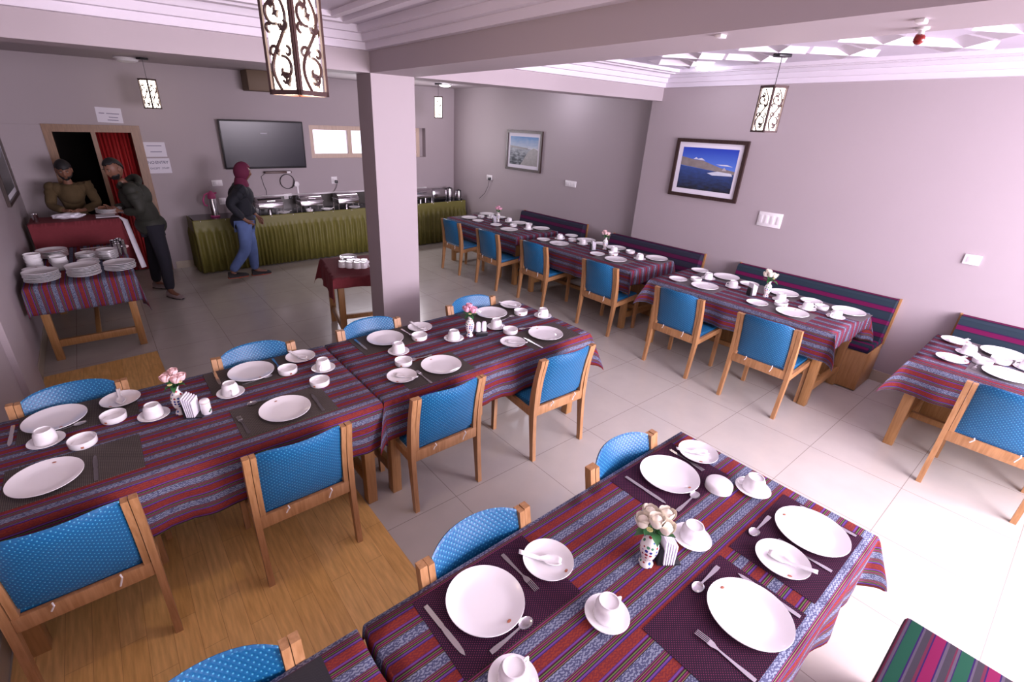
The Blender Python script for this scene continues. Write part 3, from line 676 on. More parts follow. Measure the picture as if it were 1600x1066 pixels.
CH = [(-.42, 2.30, 0, 'blue chair cut off by the left edge, back to the camera'),
      (.49, 2.295, 0, 'blue chair standing on the vinyl at the left middle-row table, back to camera'),
      (1.37, 2.305, 0, 'blue chair tucked at the joint of the two middle-row tables'),
      (2.325, 2.24, -2, 'brightly lit blue chair at the right end of the middle row'),
      (-.38, 2.905, 180, 'far-side blue chair at the left frame edge, only its curved top showing'),
      (.575, 2.905, 180, 'far-side blue chair directly right of the pink flower vase'),
      (1.395, 2.905, 180, 'far-side blue chair in front of the pillar'),
      (2.36, 2.905, 180, 'far-side blue chair behind the pink peony vase, right end'),
      (.84, .79, 180, 'blue chair across the nearest table from the largest left plate'),
      (1.735, .79, 180, 'blue chair at the far right corner of the nearest table'),
      (-.09, .79, 180, 'blue chair cut off at the bottom edge on the vinyl'),
      (4.46, 2.28, -90, 'left of the two blue chairs at the wall table with white flowers'),
      (4.435, 1.43, -90, 'right of the two blue chairs at the wall table with white flowers'),
      (4.64, 4.53, -90, 'left blue chair at the second wall table from the buffet'),
      (4.63, 3.40, -90, 'right blue chair at the second wall table from the buffet'),
      (4.55, 6.35, -90, 'blue chair nearest the green buffet skirt'),
      (4.56, 5.42, -90, 'right blue chair at the wall table nearest the buffet'),
      (4.47, -.065, -90, 'blue chair cut off by the right frame edge')]
for x, y, r, lb in CH: place('chair', make_chair, (x, y, 0), radians(r), lb, 'chair', 'blue backed dining chairs')

# ------------------------------------------------------------------ benches
def bench(loc, L, rz, label, fab, back=True, D=.44):
    """local x along the bench, back at +y"""
    t = thing('upholstered_bench', label, 'bench', loc, rz, 'upholstered benches along the tables'); x = L/2
    MB().b2((-x, -D/2, 0.01), (x, D/2-.02, .40), .004).build('bench_box', 'twood', t)
    U = MB(); U.box((0, -.02, .43), (L-.01, D-.02, .06), None, .015)
    o = U.build('seat_cushion', fab, t)
    for p in o.data.polygons:
        for li in p.loop_indices:
            co = o.data.vertices[o.data.loops[li].vertex_index].co; o.data.uv_layers[0].data[li].uv = (co.x, co.y+.27-co.z*.3)
    if back:
        b = MB(); b.prism([(D/2-.17, .46), (D/2-.03, .46), (D/2+.0, .86), (D/2-.085, .86), (D/2-.10, .84)], -x+.015, x-.015, 'x')
        o = b.build('backrest', fab, t, ang=20)
        for p in o.data.polygons:
            for li in p.loop_indices:
                co = o.data.vertices[o.data.loops[li].vertex_index].co; o.data.uv_layers[0].data[li].uv = (co.x, co.z+co.y*.3)
        for s in (-1, 1):
            MB().prism([(D/2-.035, .40), (D/2-.0, .40), (D/2+.012, .865), (D/2-.010, .865)], s*(x-.012), s*(x+.006), 'x').build('end_panel', 'twood', t, smooth=False)
    return t
bench((5.565, 1.70, 0), 1.54, -pi/2, 'purple and green striped bench on the wall side below the lake photo', 'bench2')
bench((5.565, 3.62, 0), 1.42, -pi/2, 'dark purple bench at the second wall table from the buffet', 'bench3')
bench((5.715, 5.70, 0), 1.48, -pi/2, 'dark bench at the wall table nearest the buffet', 'bench3')
bench((5.565, -.31, 0), 1.62, -pi/2, 'green and purple bench at the right frame edge', 'bench2')
bench((1.34, -.29, 0), 1.80, pi, 'magenta and green striped bench seat in the bottom right corner', 'bench', back=False)

# ------------------------------------------------------------------ tableware
TZ = .7562
def lathe_obj(name, prof, mt='white', seg=40): return MB().lathe(prof, seg).build(name, mt, ang=50)
def mk_plate(R, name, logo=True):
    def f():
        o = lathe_obj(name, [(R*.55, 0), (R*.57, .003), (R*.72, .006), (R*.95, .018), (R, .021), (R*.995, .0235), (R*.94, .0215), (R*.72, .0095), (R*.5, .0075), (.001, .007)], seg=48)
        if logo: MB().lathe([(.007, 0), (.006, .0006)], 6, (-.0, -R*.80, .0165), 1.3, .8).build('printed_emblem', 'logo', o)
        return o
    return f
def mk_bowl():
    o = lathe_obj('bowl', [(.050, 0), (.053, .002), (.0575, .007), (.0585, .020), (.0585, .037), (.0565, .0375), (.0555, .020), (.051, .010), (.001, .008)])
    MB().b2((-.006, -.0592, .012), (.006, -.0580, .022)).build('printed_emblem', 'logo', o, smooth=False); return o
def mk_saucer(): return lathe_obj('saucer', [(.045, 0), (.046, .002), (.060, .006), (.075, .014), (.074, .016), (.058, .0085), (.035, .006), (.001, .006)])
def mk_cup():     # standing upside down
    t = thing('cup', 'x', 'cup')
    MB().lathe([(r*1.1, z*1.12) for r, z in [(.041, 0), (.0425, .003), (.0415, .022), (.0395, .040), (.0355, .051), (.0315, .055), (.031, .061), (.028, .061), (.027, .0565), (.001, .056)]], 36).build('cup_body', 'white', t, ang=45)
    MB().tube([(.042, 0, .012), (.056, 0, .010), (.067, 0, .020), (.066, 0, .034), (.052, 0, .042), (.038, 0, .040)], .004, 8).build('handle', 'white', t)
    return t
def mk_cspoon():  # white china soup spoon
    mb = MB(); n = 12
    P = []
    for i in range(n+1):
        u = i/n; x = -.075+.160*u
        if u < .42: w = .023*sqrt(max(0, 1-((u-.21)/.23)**2))+.001; dz = .010
        else: w = .0075+.003*(u-.42); dz = .003
        zb = .004+(max(0, u-.40))*.034
        P.append([(x, -w, zb+dz), (x, -w*.6, zb+dz*.25), (x, 0, zb), (x, w*.6, zb+dz*.25), (x, w, zb+dz)])
    mb.grid(P); o = mb.build('china_spoon', 'white', ang=80); s = o.modifiers.new('s', 'SOLIDIFY'); s.thickness = .003; s.offset = 1; return o
def flatware(kind):
    def f():
        mb = MB()
        hd = [(0, .0075), (.02, .0085), (.06, .006), (.10, .004), (.115, .0035)]
        vs = []
        def strip(pts, z, th=.0018):
            P = [[(y, -w, z(y)), (y, w, z(y))] for y, w in pts]; Q = [[(a[0], a[1], a[2]+th), (b[0], b[1], b[2]+th)] for a, b in P]
            mb.grid(P[::-1]); mb.grid(Q); mb.grid([[p[0], q[0]] for p, q in zip(P, Q)][::-1]); mb.grid([[p[1], q[1]] for p, q in zip(P, Q)])
            mb.add([P[0][0], P[0][1], Q[0][1], Q[0][0]], [(0, 1, 2, 3)]); mb.add([P[-1][0], P[-1][1], Q[-1][1], Q[-1][0]], [(3, 2, 1, 0)])
        if kind == 'fork':
            strip(hd+[(.125, .006), (.135, .011), (.150, .012)], lambda x: .001+.006*max(0, (x-.08)/.11))
            for q in range(4):
                y = -.0095+q*.0063; mb.box((.170, y, .0058), (.044, .0028, .0018), Matrix.Rotation(radians(4), 3, 'Y'))
            nm = 'fork'
        elif kind == 'knife':
            strip([(0, .0075), (.02, .0085), (.09, .0085), (.10, .007), (.12, .009), (.17, .0095), (.20, .007), (.215, .001)], lambda x: .001, .0022); nm = 'table_knife'
        else:
            strip(hd+[(.125, .004)], lambda x: .001+.004*max(0, (x-.07)/.05))
            P = []
            for i in range(11):
                th = pi*i/10; x = .150-.028*cos(th); w = .0185*sin(th)+.0008
                P.append([(x, w*sin(pi/2*(j/3-1)), .0075-.0062*cos(pi/2*(j/3-1))*sin(th)) for j in range(7)])
            k = len(mb.v); mb.grid(P); Q = [[(p[0], p[1], p[2]-.0014) for p in r] for r in P]; mb.grid(Q[::-1]); nm = 'table_spoon'
        o = mb.build(nm, 'steel', ang=60); return o
    return f
def mk_vase(): return lathe_obj('flower_vase', [(r, z*1.3) for r, z in [(.026, 0), (.027, .006), (.021, .014), (.018, .022), (.026, .034), (.033, .055), (.034, .072), (.029, .090), (.017, .103), (.014, .114), (.021, .128), (.019, .128), (.012, .115), (.001, .112)]], 'vase', 32)
def rose(c, r, seed, parent, mt):
    rnd = random.Random(seed); mb = MB(); mb.ico(c, r*.72, 2, (1, 1, 1.05))
    for k in range(9):
        a = k*2.4+rnd.random(); tl = .25+.5*(k > 4); R = r*(.82+.2*(k > 4)); P = []
        for i in range(6):
            u = -1+2*i/5; row = []
            for j in range(5):
                v = j/4; th = a+u*.75*(1-.35*v*v); rr = R*(.55+.5*sin(v*1.7)); z = -r*.75+v*r*1.55-tl*r*.25*v*v-.12*r*u*u*v
                row.append((c[0]+rr*cos(th), c[1]+rr*sin(th), c[2]+z))
            P.append(row)
        mb.grid(P)
    o = mb.build('flower_head', mt, parent, ang=70); return o
def mk_bunch(mt, seed, big=1, extra='flyellow'):
    def f():
        rnd = random.Random(seed); t = thing('flower_bunch', 'x', 'flowers')
        pos = [(-.026, .010, .058), (.022, .020, .066), (-.002, -.022, .048), (.034, -.012, .044), (.002, .036, .050)][:5 if big > 1 else 4]
        for i, p in enumerate(pos):
            c = tuple(v*big for v in p); rose(c, (.021 if big > 1 else .020)*big, seed*10+i, t, mt)
            MB().tube([(0, 0, -.03), (c[0]*.5, c[1]*.5, c[2]*.4), c], .0018, 6).build('stem', 'leaf', t)
        for i in range(8):
            a = i*.8+rnd.random()*.4; L = .045*big*(.8+.4*rnd.random()); P = []
            for q in range(7):
                v = q/6; w = .013*big*sin(pi*min(1, v*.95+.05)); x = .008+L*v; z = .004+.035*v*big-.030*big*v*v*(i % 2+.6)
                P.append([(x*cos(a)-s*w*sin(a), x*sin(a)+s*w*cos(a), z+abs(s)*.004) for s in (-1, 0, 1)])
            MB().grid(P).build('leaf', 'leaf', t)
        for i in range(3):
            a = 3.6+i*1.5; c = (.030*big*cos(a), .030*big*sin(a), .030*big); mb = MB(); mb.ico(c, .004, 1)
            for q in range(8):
                b = q*pi/4; mb.ico((c[0]+.008*cos(b), c[1]+.008*sin(b), c[2]+.001), .0045, 1, (1, 1, .5))
            mb.build('small_daisy', extra, t)
        return t
    return f
def mk_napkins():
    t = thing('napkin_holder', 'x', 'napkin holder')
    MB().prism([(-.045, 0), (.045, 0), (.045, .006), (.012, .010), (-.04, .085), (-.045, .085)], -.03, .03, 'y').build('holder_body', 'black', t, smooth=False)
    mb = MB()
    for i in range(5):
        x = .010-i*.009; mb.prism([(x, .010), (x+.004, .010), (x+.003-i*.002, .105+.006*i), (x-.002-i*.002, .105+.006*i)], -.038, .038, 'y')
    mb.build('paper_napkins', 'napkin', t, smooth=False); return t
def mk_rolls():
    t = thing('napkin_stand', 'x', 'napkin holder')
    MB().b2((-.045, -.028, 0), (.045, .028, .035), .004).build('holder_body', 'black', t)
    for i, x in enumerate((-.024, .022)):
        MB().lathe([(.017, .012), (.019, .05), (.018, .10), (.012, .112), (.001, .113)], 20, (x, 0, 0), 1, .8).build('rolled_napkin', 'napkin', t)
    return t
def mk_jar():
    t = thing('toothpick_jar', 'x', 'jar')
    MB().lathe([(.024, 0), (.026, .004), (.025, .075), (.022, .084), (.016, .088), (.001, .089)], 28).build('jar_body', 'white', t)
    MB().lathe([(.0255, .070), (.0258, .071), (.0255, .072)], 28).build('brown_rim_line', 'logo', t)
    for a in (-1.4, -1.2, -1.0): MB().ico((.0255*cos(a), .0255*sin(a), .022+.006*sin(a*5)), .005, 1, (1, 1, 1)).build('printed_leaf', 'leaf', t)
    return t
ITEMS = {
 'T1': [('P', 4.9, 6.7), ('P', 5.40, 6.85), ('Q', 4.86, 6.40), ('B', 5.14, 6.68), ('C', 5.24, 6.52), ('V', 5.17, 6.25), ('N', 5.04, 6.17), ('C', 5.29, 6.10), ('Q', 5.40, 6.47), ('P', 5.36, 5.93), ('B', 5.40, 5.74), ('C', 5.17, 5.50), ('P', 5.37, 5.42), ('Q', 4.91, 5.98), ('P', 4.86, 5.60), ('B', 5.12, 5.80)],
 'T2': [('Q', 4.84, 4.82), ('P', 4.86, 4.53), ('C', 5.11, 4.76), ('B', 5.18, 4.58), ('Q', 5.40, 4.80), ('P', 5.36, 4.48), ('C', 5.15, 4.36), ('N', 5.04, 4.07), ('V', 5.21, 4.02), ('Q', 5.38, 4.22), ('P', 5.36, 3.95), ('Q', 4.87, 3.86), ('B', 5.04, 3.74), ('C', 5.18, 3.84), ('P', 4.86, 3.56), ('B', 5.34, 3.70), ('C', 5.17, 3.43), ('P', 5.37, 3.32)],
 'T3': [('Q', 4.78, 2.65), ('B', 4.94, 2.53), ('P', 4.80, 2.35), ('Q', 5.33, 2.71), ('C', 5.12, 2.49), ('P', 5.35, 2.40), ('C', 5.06, 2.18), ('Q', 5.30, 2.12), ('N', 4.98, 1.94), ('V', 5.06, 1.84), ('P', 5.30, 1.77), ('B', 4.90, 1.63), ('C', 5.06, 1.70), ('Q', 4.74, 1.78), ('P', 4.75, 1.47), ('C', 5.01, 1.44), ('B', 5.15, 1.37), ('Q', 5.27, 1.50), ('P', 5.26, 1.18), ('C', 5.00, 1.20)],
 'T4': [('Q', 5.22, .41), ('P', 5.22, .13), ('C', 5.00, .30), ('B', 4.87, .20), ('Q', 4.74, .35), ('P', 4.73, .05), ('B', 5.01, .12), ('C', 5.02, -.02)],
 'MR': [('P', 1.43, 2.98), ('Q', 1.75, 3.02), ('B', 1.65, 2.86), ('C', 1.41, 2.74), ('B', 1.35, 2.56), ('Q', 1.25, 2.40), ('P', 1.54, 2.39), ('C', 1.86, 2.71), ('P', 2.42, 2.96), ('Q', 2.69, 3.02), ('B', 2.64, 2.83), ('C', 2.76, 2.68), ('C', 2.27, 2.71), ('B', 2.30, 2.57), ('P', 2.50, 2.38), ('Q', 2.18, 2.40), ('V', 2.0, 2.70), ('R', 2.08, 2.66)],
 'ML': [('P', -.45, 3.00), ('Q', -.17, 3.04), ('B', -.21, 2.85), ('C', -.04, 2.77), ('B', -.34, 2.68), ('C', -.48, 2.80), ('P', -.47, 2.46), ('V', .08, 2.73), ('N', .135, 2.66), ('J', .19, 2.65), ('P', .50, 2.98), ('Q', .82, 3.02), ('B', .69, 2.87), ('C', .89, 2.79), ('B', .80, 2.61), ('C', .34, 2.79), ('P', .54, 2.43)],
 'NR': [('P', .72, .85), ('P', 1.82, .85), ('P', 1.99, .30), ('P', 1.41, .28), ('Q', 1.01, .84), ('Q', 2.09, .86), ('Q', 1.74, .31), ('B', 1.94, .67), ('C', 2.06, .57), ('C', 1.02, .57), ('C', 1.56, .58), ('C', .63, .60), ('V', 1.31, .62), ('N', 1.39, .585)]}
WHERE = {'T1': 'wall table nearest the buffet', 'T2': 'second wall table from the buffet', 'T3': 'wall table with white flowers', 'T4': 'table at the right frame edge', 'MR': 'right middle-row table', 'ML': 'left middle-row table', 'NR': 'nearest table'}
def where_fn(tk, l):
    cx, cy = TAB[tk][0], TAB[tk][1]
    if tk == 'T4': cy = .2
    def side(x, y):
        if tk[0] == 'T': return ('aisle side' if x < cx-.0 else 'wall side'), ('left' if y > cy else 'right')
        return ('far side' if y > cy else 'near side'), ('left' if x < cx else 'right')
    same = {}
    for it in l: same.setdefault((it[0], side(it[1], it[2])), []).append(it)
    def lab(it):
        s = side(it[1], it[2]); g = same[(it[0], s)]; ex = ''
        if len(g) > 1:
            g = sorted(g, key=lambda q: q[1] if tk[0] != 'T' else -q[2]); k = g.index(it)
            ex = {2: ['more to the left, ', 'more to the right, '], 3: ['leftmost, ', 'middle one, ', 'rightmost, ']}[len(g)][k]
        return '%s%s %s of the %s' % (ex, s[1], s[0], WHERE[tk])
    return lab
def short(s):
    while len(s.split()) > 16: s = s.replace(' of the ', ', ', 1) if ' of the ' in s else ' '.join(s.split()[:16])
    return s
VCOL = {'T1': ('bright pink', 'flpink'), 'T2': ('pale pink', 'flpale'), 'T3': ('white', 'flwhite'), 'MR': ('pink', 'flpink'), 'ML': ('pale pink', 'flpale'), 'NR': ('cream', 'flwhite')}
for tk, l in ITEMS.items():
    lab = where_fn(tk, l); near = tk in ('NR', 'ML', 'MR')
    for it in l:
        k, x, y = it; L = lab(it); rr = random.uniform(-.5, .5); g = WHERE[tk]
        if k == 'P':
            far = (y > TAB[tk][1]) if tk[0] != 'T' else (x > TAB[tk][0])
            rz = (0 if far else pi) if tk[0] != 'T' else (-pi/2 if far else pi/2)
            place('P', mk_plate(.135, 'dinner_plate'), (x, y, TZ), rz+rr*.5, short('white dinner plate, %s' % L), 'plate', 'dinner plates on the set tables')
            # placemat under it
            w, h = (.50, .31) if not tk[0] == 'T' else (.44, .30)
            dx = 0
            if tk == 'NR': mt, mx, my, ml = 'matp', x+{.72: .05, 1.82: 0, 1.99: -.09, 1.41: -.08}[x], (.84 if y > .5 else .315), 'dark purple dotted placemat'
            elif tk == 'ML': mt, mx, my, ml = 'matg', (x if x > 0 else x+.10), y+(-.0 if y > 2.6 else .02), 'dark grey woven placemat'
            elif tk == 'MR': mt, mx, my, ml = 'matg', x+(-.0 if x > 2 else .02), y+(.01 if y < 2.6 else 0), 'dark olive woven placemat'
            else: mt, mx, my, ml = 'matw', x+(.03 if x < TAB[tk][0] else -.02), y+.06, 'pale grey woven placemat'
            if tk == 'MR' and y < 2.6 and x < 2: mx = x-.07
            if tk == 'T4': my = y-.02
            if tk[0] == 'T': w, h = h, w
            mo = MB().box((0, 0, 0), (w, h, .0014)).build('placemat', mt, None, (mx, my, .7552), 0, smooth=False)
            tag(mo, short('%s under the %s plate' % (ml, L.replace(' of the ', ' ', 1))), 'placemat', 'woven placemats')
        elif k == 'Q':
            place('Q', mk_plate(.095, 'side_plate'), (x, y, TZ), rr*2, short('small white side plate, %s' % L), 'plate', 'side plates on the set tables')
            if near or tk == 'T4':
                a = {('NR', 1.01): 2.3, ('NR', 2.09): 2.45, ('NR', 1.74): -1.35, ('MR', 1.25): -1.0, ('MR', 2.18): -1.0, ('MR', 1.75): 1.8, ('MR', 2.69): 2.3, ('ML', -.17): 1.6, ('ML', .82): 2.0}.get((tk, x), -.6)
                place('W', mk_cspoon, (x+.026*cos(a), y+.026*sin(a), TZ+.009), a, short('white china spoon on the side plate, %s' % L), 'spoon', 'china spoons on the side plates')
        elif k == 'B':
            bo = place('B', mk_bowl, (x, y, TZ), rr*2, short('%sstraight-sided white bowl, %s' % ('upturned ' if tk == 'NR' else 'small ', L)), 'bowl', 'white bowls on the set tables')
            if tk == 'NR': bo.rotation_euler = (pi, 0, 0); bo.location.z = TZ+.0376
        elif k == 'C':
            place('S', mk_saucer, (x, y, TZ), 0, short('white saucer, %s' % L), 'saucer', 'saucers on the set tables')
            place('C', mk_cup, (x, y, TZ+.0065), random.uniform(0, 6), short('upturned white cup, %s' % L), 'cup', 'upturned cups on the set tables')
        elif k == 'V':
            c, mt = VCOL[tk]; z = TZ-.0
            place('V', mk_vase, (x, y, z), rr, 'small spotted china vase holding %s flowers, %s' % (c, WHERE[tk]), 'vase', 'spotted vases')
            place('F'+mt, mk_bunch(mt, 3+len(mt), 1.38 if tk in ('NR', 'T3') else 1.15), (x, y, z+.158), rr+(.6 if tk != 'NR' else 2.6), short('bunch of %s artificial flowers, %s' % (c, WHERE[tk])), 'flowers', 'artificial flower bunches')
        elif k == 'N': place('N', mk_napkins, (x, y, TZ), radians(-35) if tk == 'NR' else radians(-30), short('dark napkin holder with white napkins, %s' % WHERE[tk]), 'napkin holder', 'napkin holders')
        elif k == 'R': place('R', mk_rolls, (x, y, TZ), radians(-20), 'black stand with two rolled napkins, right middle-row table', 'napkin holder')
        elif k == 'J': place('J', mk_jar, (x, y, TZ), .3, 'white china jar with green print beside the napkins, left middle-row table', 'jar')
tag(MB().box((0, 0, 0), (.48, .30, .0014)).build('placemat', 'matd', None, (-.03, .86, .7552), 0, smooth=False), 'charcoal placemat at the bottom edge beside the cut-off blue chair', 'placemat', 'woven placemats')
CUT = [('NR', 'F', .895, .97, -90, 'between the left dinner plate and side plate'), ('NR', 'K', .55, .96, -87, 'left of the largest left plate'), ('NR', 'S', .63, .705, 2, 'right of the largest left plate'),
       ('NR', 'K', 1.65, .97, -90, 'left of the far right plate'), ('NR', 'S', 1.65, .70, 2, 'in front of the far right plate'), ('NR', 'F', 2.01, .965, -95, 'half under the far right plate'),
       ('NR', 'S', 1.95, .445, 181, 'at the near right setting'), ('NR', 'F', 1.85, .175, 93, 'under the near right side plate'), ('NR', 'K', 2.13, .18, 90, 'right of the near right plate'),
       ('NR', 'K', 1.55, .17, 90, 'between the two near plates'), ('NR', 'S', 1.52, .445, 181, 'at the bottom plate with the brown emblem'), ('NR', 'F', 1.215, .165, 91, 'left of the bottom plate'),
       ('MR', 'K', 1.245, 3.11, -90, 'at the far left setting'), ('MR', 'F', 1.625, 3.10, -88, 'beside the far left plate'), ('MR', 'S', 2.38, 2.80, 8, 'between vase and far right bowl'), ('MR', 'S', 2.57, 2.545, 172, 'beside the near right bowl'), ('MR', 'K', 2.315, 2.22, 88, 'left of the near right plate'), ('MR', 'S', 1.58, 2.575, 180, 'beside the near left bowl'), ('MR', 'F', 1.37, 2.235, 90, 'beside the near left side plate'),
       ('ML', 'K', -.30, 2.33, 90, 'right of the near plate at the left edge'), ('ML', 'S', -.50, 2.875, 8, 'below the far plate at the left edge'), ('ML', 'K', -.62, 3.07, -90, 'left of the far plate at the left edge'),
       ('ML', 'K', .315, 3.15, -91, 'left of the far right plate'), ('ML', 'S', .42, 2.865, 5, 'beside the cup near the flowers'), ('ML', 'K', .71, 2.31, 88, 'right of the near right plate'), ('ML', 'F', .325, 2.32, 93, 'left of the near right plate'), ('ML', 'S', .56, 2.60, 178, 'half hidden above the near right plate'), ('ML', 'F', .665, 3.12, -90, 'right of the far right plate'),
       ('T4', 'F', 4.86, .215, 180, 'between the two aisle plates')]
NM = {'F': 'steel fork', 'K': 'steel table knife', 'S': 'steel spoon'}
for tk, k, x, y, a, d in CUT:
    kind = {'F': 'fork', 'K': 'knife', 'S': 'spoon'}[k]
    place(k+'cut', flatware(kind), (x, y, TZ+.0005), radians(a), short('%s %s on the %s' % (NM[k], d, WHERE[tk])), kind, 'steel %ss on the tables' % kind)

# ------------------------------------------------------------------ plate table by the left wall
def stack(n, x, y, R, kind, maker, dz, lbl, grp, z0=TZ, cat='plate'):
    for i in range(n):
        pos = 'topmost' if i == n-1 else ('bottom' if i == 0 else ['', 'second', 'third', 'fourth', 'fifth', 'sixth', 'seventh', 'eighth', 'ninth'][i]+' from the bottom')
        place(kind, maker, (x+random.uniform(-.004, .004), y+random.uniform(-.004, .004), z0+i*dz), random.uniform(0, 6), short('white plate, %s, %s' % (pos, lbl)) if cat == 'plate' else short('white %s, %s, %s' % (cat, pos, lbl)), cat, grp)
# in a stack only the rims show, so a plate counts with its rim height
stack(7, -.60, 5.94, .135, 'P', None, .0125, 'left front stack by the left wall', 'front left plate stack')
stack(8, -.29, 5.96, .135, 'P', None, .0125, 'middle front stack on the plate table', 'front middle plate stack')
stack(5, .0, 6.03, .125, 'P', None, .0150, 'right front stack on the plate table', 'front right plate stack')
stack(9, -.08, 6.55, .095, 'Q', None, .0105, 'small-plate stack before the steel glasses', 'small plate stack at right')
stack(3, -.25, 6.38, .095, 'Q', None, .0140, 'low small-plate stack behind the middle front stack', 'low small plate stack')
stack(6, -.26, 6.62, .095, 'Q', None, .0105, 'small-plate stack at the centre back', 'centre back small plate stack')
stack(5, -.55, 6.9, .135, 'P', None, .016, 'wide stack at the back left of the plate table', 'back left plate stack')
stack(4, -.66, 6.20, .095, 'Q', None, .0140, 'low stack behind the left front plates', 'low left stack')
def mk_dbowl(): return lathe_obj('soup_bowl', [(.035, 0), (.037, .004), (.058, .018), (.066, .042), (.067, .050), (.065, .050), (.062, .040), (.050, .016), (.001, .009)])
stack(9, -.67, 6.42, .06, 'D', mk_dbowl, .014, 'tall bowl stack by the left wall', 'tall bowl stack', cat='bowl')
stack(7, -.47, 6.30, .06, 'D', mk_dbowl, .014, 'second bowl stack beside the tall one', 'second bowl stack', cat='bowl')
stack(5, -.50, 6.50, .06, 'D', mk_dbowl, .014, 'short bowl stack between the others', 'short bowl stack', cat='bowl')
def mk_glass(): return lathe_obj('steel_tumbler', [(.026, 0), (.027, .003), (.033, .088), (.035, .092), (.032, .090), (.025, .004), (.001, .004)], 'steel', 24)
for i, (x, y) in enumerate(((.02, 6.72), (.07, 6.80), (.0, 6.83), (.05, 6.90), (.02, 6.62), (.07, 6.69))):
    for j in range(2 if i < 5 else 1):
        place('G', mk_glass, (x, y, TZ+j*.05), i, 'steel tumbler %s, %s' % ('nested in the lower one' if j else 'standing on the cloth', ['front left pair of the cluster', 'right pair in the middle row', 'left pair in the middle row', 'rear pair', 'pair nearest the small plates', 'single at the right edge'][i]), 'tumbler', 'steel tumblers on the plate table')
t = thing('steel_tray', 'flat steel serving tray at the back of the plate table', 'tray', (-.16, 7.05, TZ), .1)
MB().b2((-.15, -.10, 0), (.15, .10, .004), .001).build('tray_base', 'steel', t)
MB().tube([(-.15, -.10, .012), (.15, -.10, .012), (.15, .10, .012), (-.15, .10, .012), (-.15, -.10, .012)], .006, 6).build('tray_rim', 'steel', t)
tag(MB().ico((0, 0, .02), .028, 2, (1.3, 1, .7)).build('folded_pink_cloth', mat('pale_pink_cloth', (.62, .45, .45), .9), None, (.10, 7.02, TZ)), 'pale pink folded cloth at the back right of the plate table', 'cloth')
# on the maroon counter: papers, white cloth bundle, steel jug
def lump(p, co): return p*(1+.16*sin(co.x*9+co.y*5)*cos(co.y*7+co.z*4))
bn = MB().ico((0, 0, .03), .15, 4, (1.05, .62, .22), lump).build('crumpled_white_cloth', 'napkin', None, (-.36, 7.83, 1.01)); tag(bn, 'crumpled white cloth bundle on the maroon counter under the bearded person', 'cloth')
place('G', mk_glass, (-.66, 7.74, 1.005), 0, 'steel tumbler at the left end of the maroon counter', 'tumbler')
tag(MB().b2((-.10, -.14, 0), (.10, .10, .006), .001).build('folded_white_cloth', 'napkin', None, (.0, 7.83, 1.012), smooth=False), 'flat folded white cloth on the right end of the maroon counter', 'cloth')
# red table: upturned cups and a plate pile
ci = [(1.93, 4.98), (1.99, 4.92), (2.05, 4.86), (2.03, 5.00), (2.09, 4.95), (2.11, 4.84), (2.16, 4.92)]
for i, (x, y) in enumerate(ci):
    place('D', mk_dbowl, (x-.02, y, .7555+.0), i, 'x', 'bowl') if False else place('C', mk_cup, (x, y, .7555), i*1.1, 'upturned white cup, %s of the cluster on the small maroon table' % ['leftmost', 'second from left', 'front middle', 'rear middle', 'centre right', 'frontmost right', 'rearmost right'][i], 'cup', 'upturned cups on the maroon table')
stack(3, 2.10, 5.22, .095, 'Q', None, .014, 'pile at the rear of the small maroon table', 'plates on the maroon table')
# white notice sheet peeking at its lower corner is left to the floor light

# ------------------------------------------------------------------ buffet
bx0, bx1, by0, by1, bz = 1.00, 5.86, 8.20, YB-.03, .80
t = thing('buffet_table', 'long dark topped buffet table against the back wall', 'table', (bx0, by0, 0))
MB().b2((0, 0, bz-.03), (bx1-bx0, by1-by0, bz)).build('buffet_top', 'bsp', t, smooth=False)
for sx in (.08, 1.6, 3.2, bx1-bx0-.08):
    for sy in (.08, by1-by0-.08): MB().b2((sx-.03, sy-.03, 0), (sx+.03, sy+.03, bz-.03)).build('leg', 'twood', t, smooth=False)
sk = []
N = 520
path = [(bx0-.02, by1)]+[(bx0-.02, by0-.02)]+[(bx1+.02, by0-.02)]+[(bx1+.02, by1)]
def along(s):
    d0 = by1-by0+.02; d1 = bx1-bx0+.04
    if s < d0: return (bx0-.02, by1-s, -1, 0)
    if s < d0+d1: return (bx0-.02+s-d0, by0-.02, 0, -1)
    return (bx1+.02, by0-.02+s-d0-d1, 1, 0)
tot = 2*(by1-by0+.02)+bx1-bx0+.04
rnd = random.Random(5); phs = 0
for i in range(N+1):
    s = tot*i/N*.99999; x, y, nx_, ny_ = along(s); row = []
    phs += 2*pi*tot/N/(.085+.03*sin(s*3)); dd = .022*sin(phs)+.006*sin(phs*.37)
    for z in (bz+.004, bz-.02, bz-.10, bz-.165, bz-.175, bz-.25, bz-.45, .02):
        k = 0 if z > bz-.17 else min(1, (bz-.17-z)/.1+.35); off = (.004+.012*(1-z/bz)+dd*k)
        row.append((x+nx_*off, y+ny_*off, z))
    sk.append(row)
o = MB().grid(sk).build('buffet_skirt', 'green', ang=80); o.modifiers.new('s', 'SOLIDIFY').thickness = .002
tag(o, 'olive green pleated satin skirt around the buffet', 'table skirt')
for i in range(14):
    pass
pn = MB()
for i in range(15): pn.ico((bx0+.08+i*.335, by0-.034, bz-.012), .008, 1)
tag(pn.build('skirt_clips', 'plastic'), 'row of tiny white clips along the top of the buffet skirt', 'clip', kind='stuff')
t = thing('buffet_splashback', 'low black splashback with white trim behind the chafing dishes', 'splashback', (1.97, YB-.012, bz))
MB().b2((0, 0, 0), (3.3, .011, .23)).build('splash_panel', mat('dark_splash', (.06, .055, .05), .25), t, smooth=False)
MB().b2((0, -.018, .21), (3.3, .011, .235)).build('white_trim_strip', 'plastic', t, smooth=False)
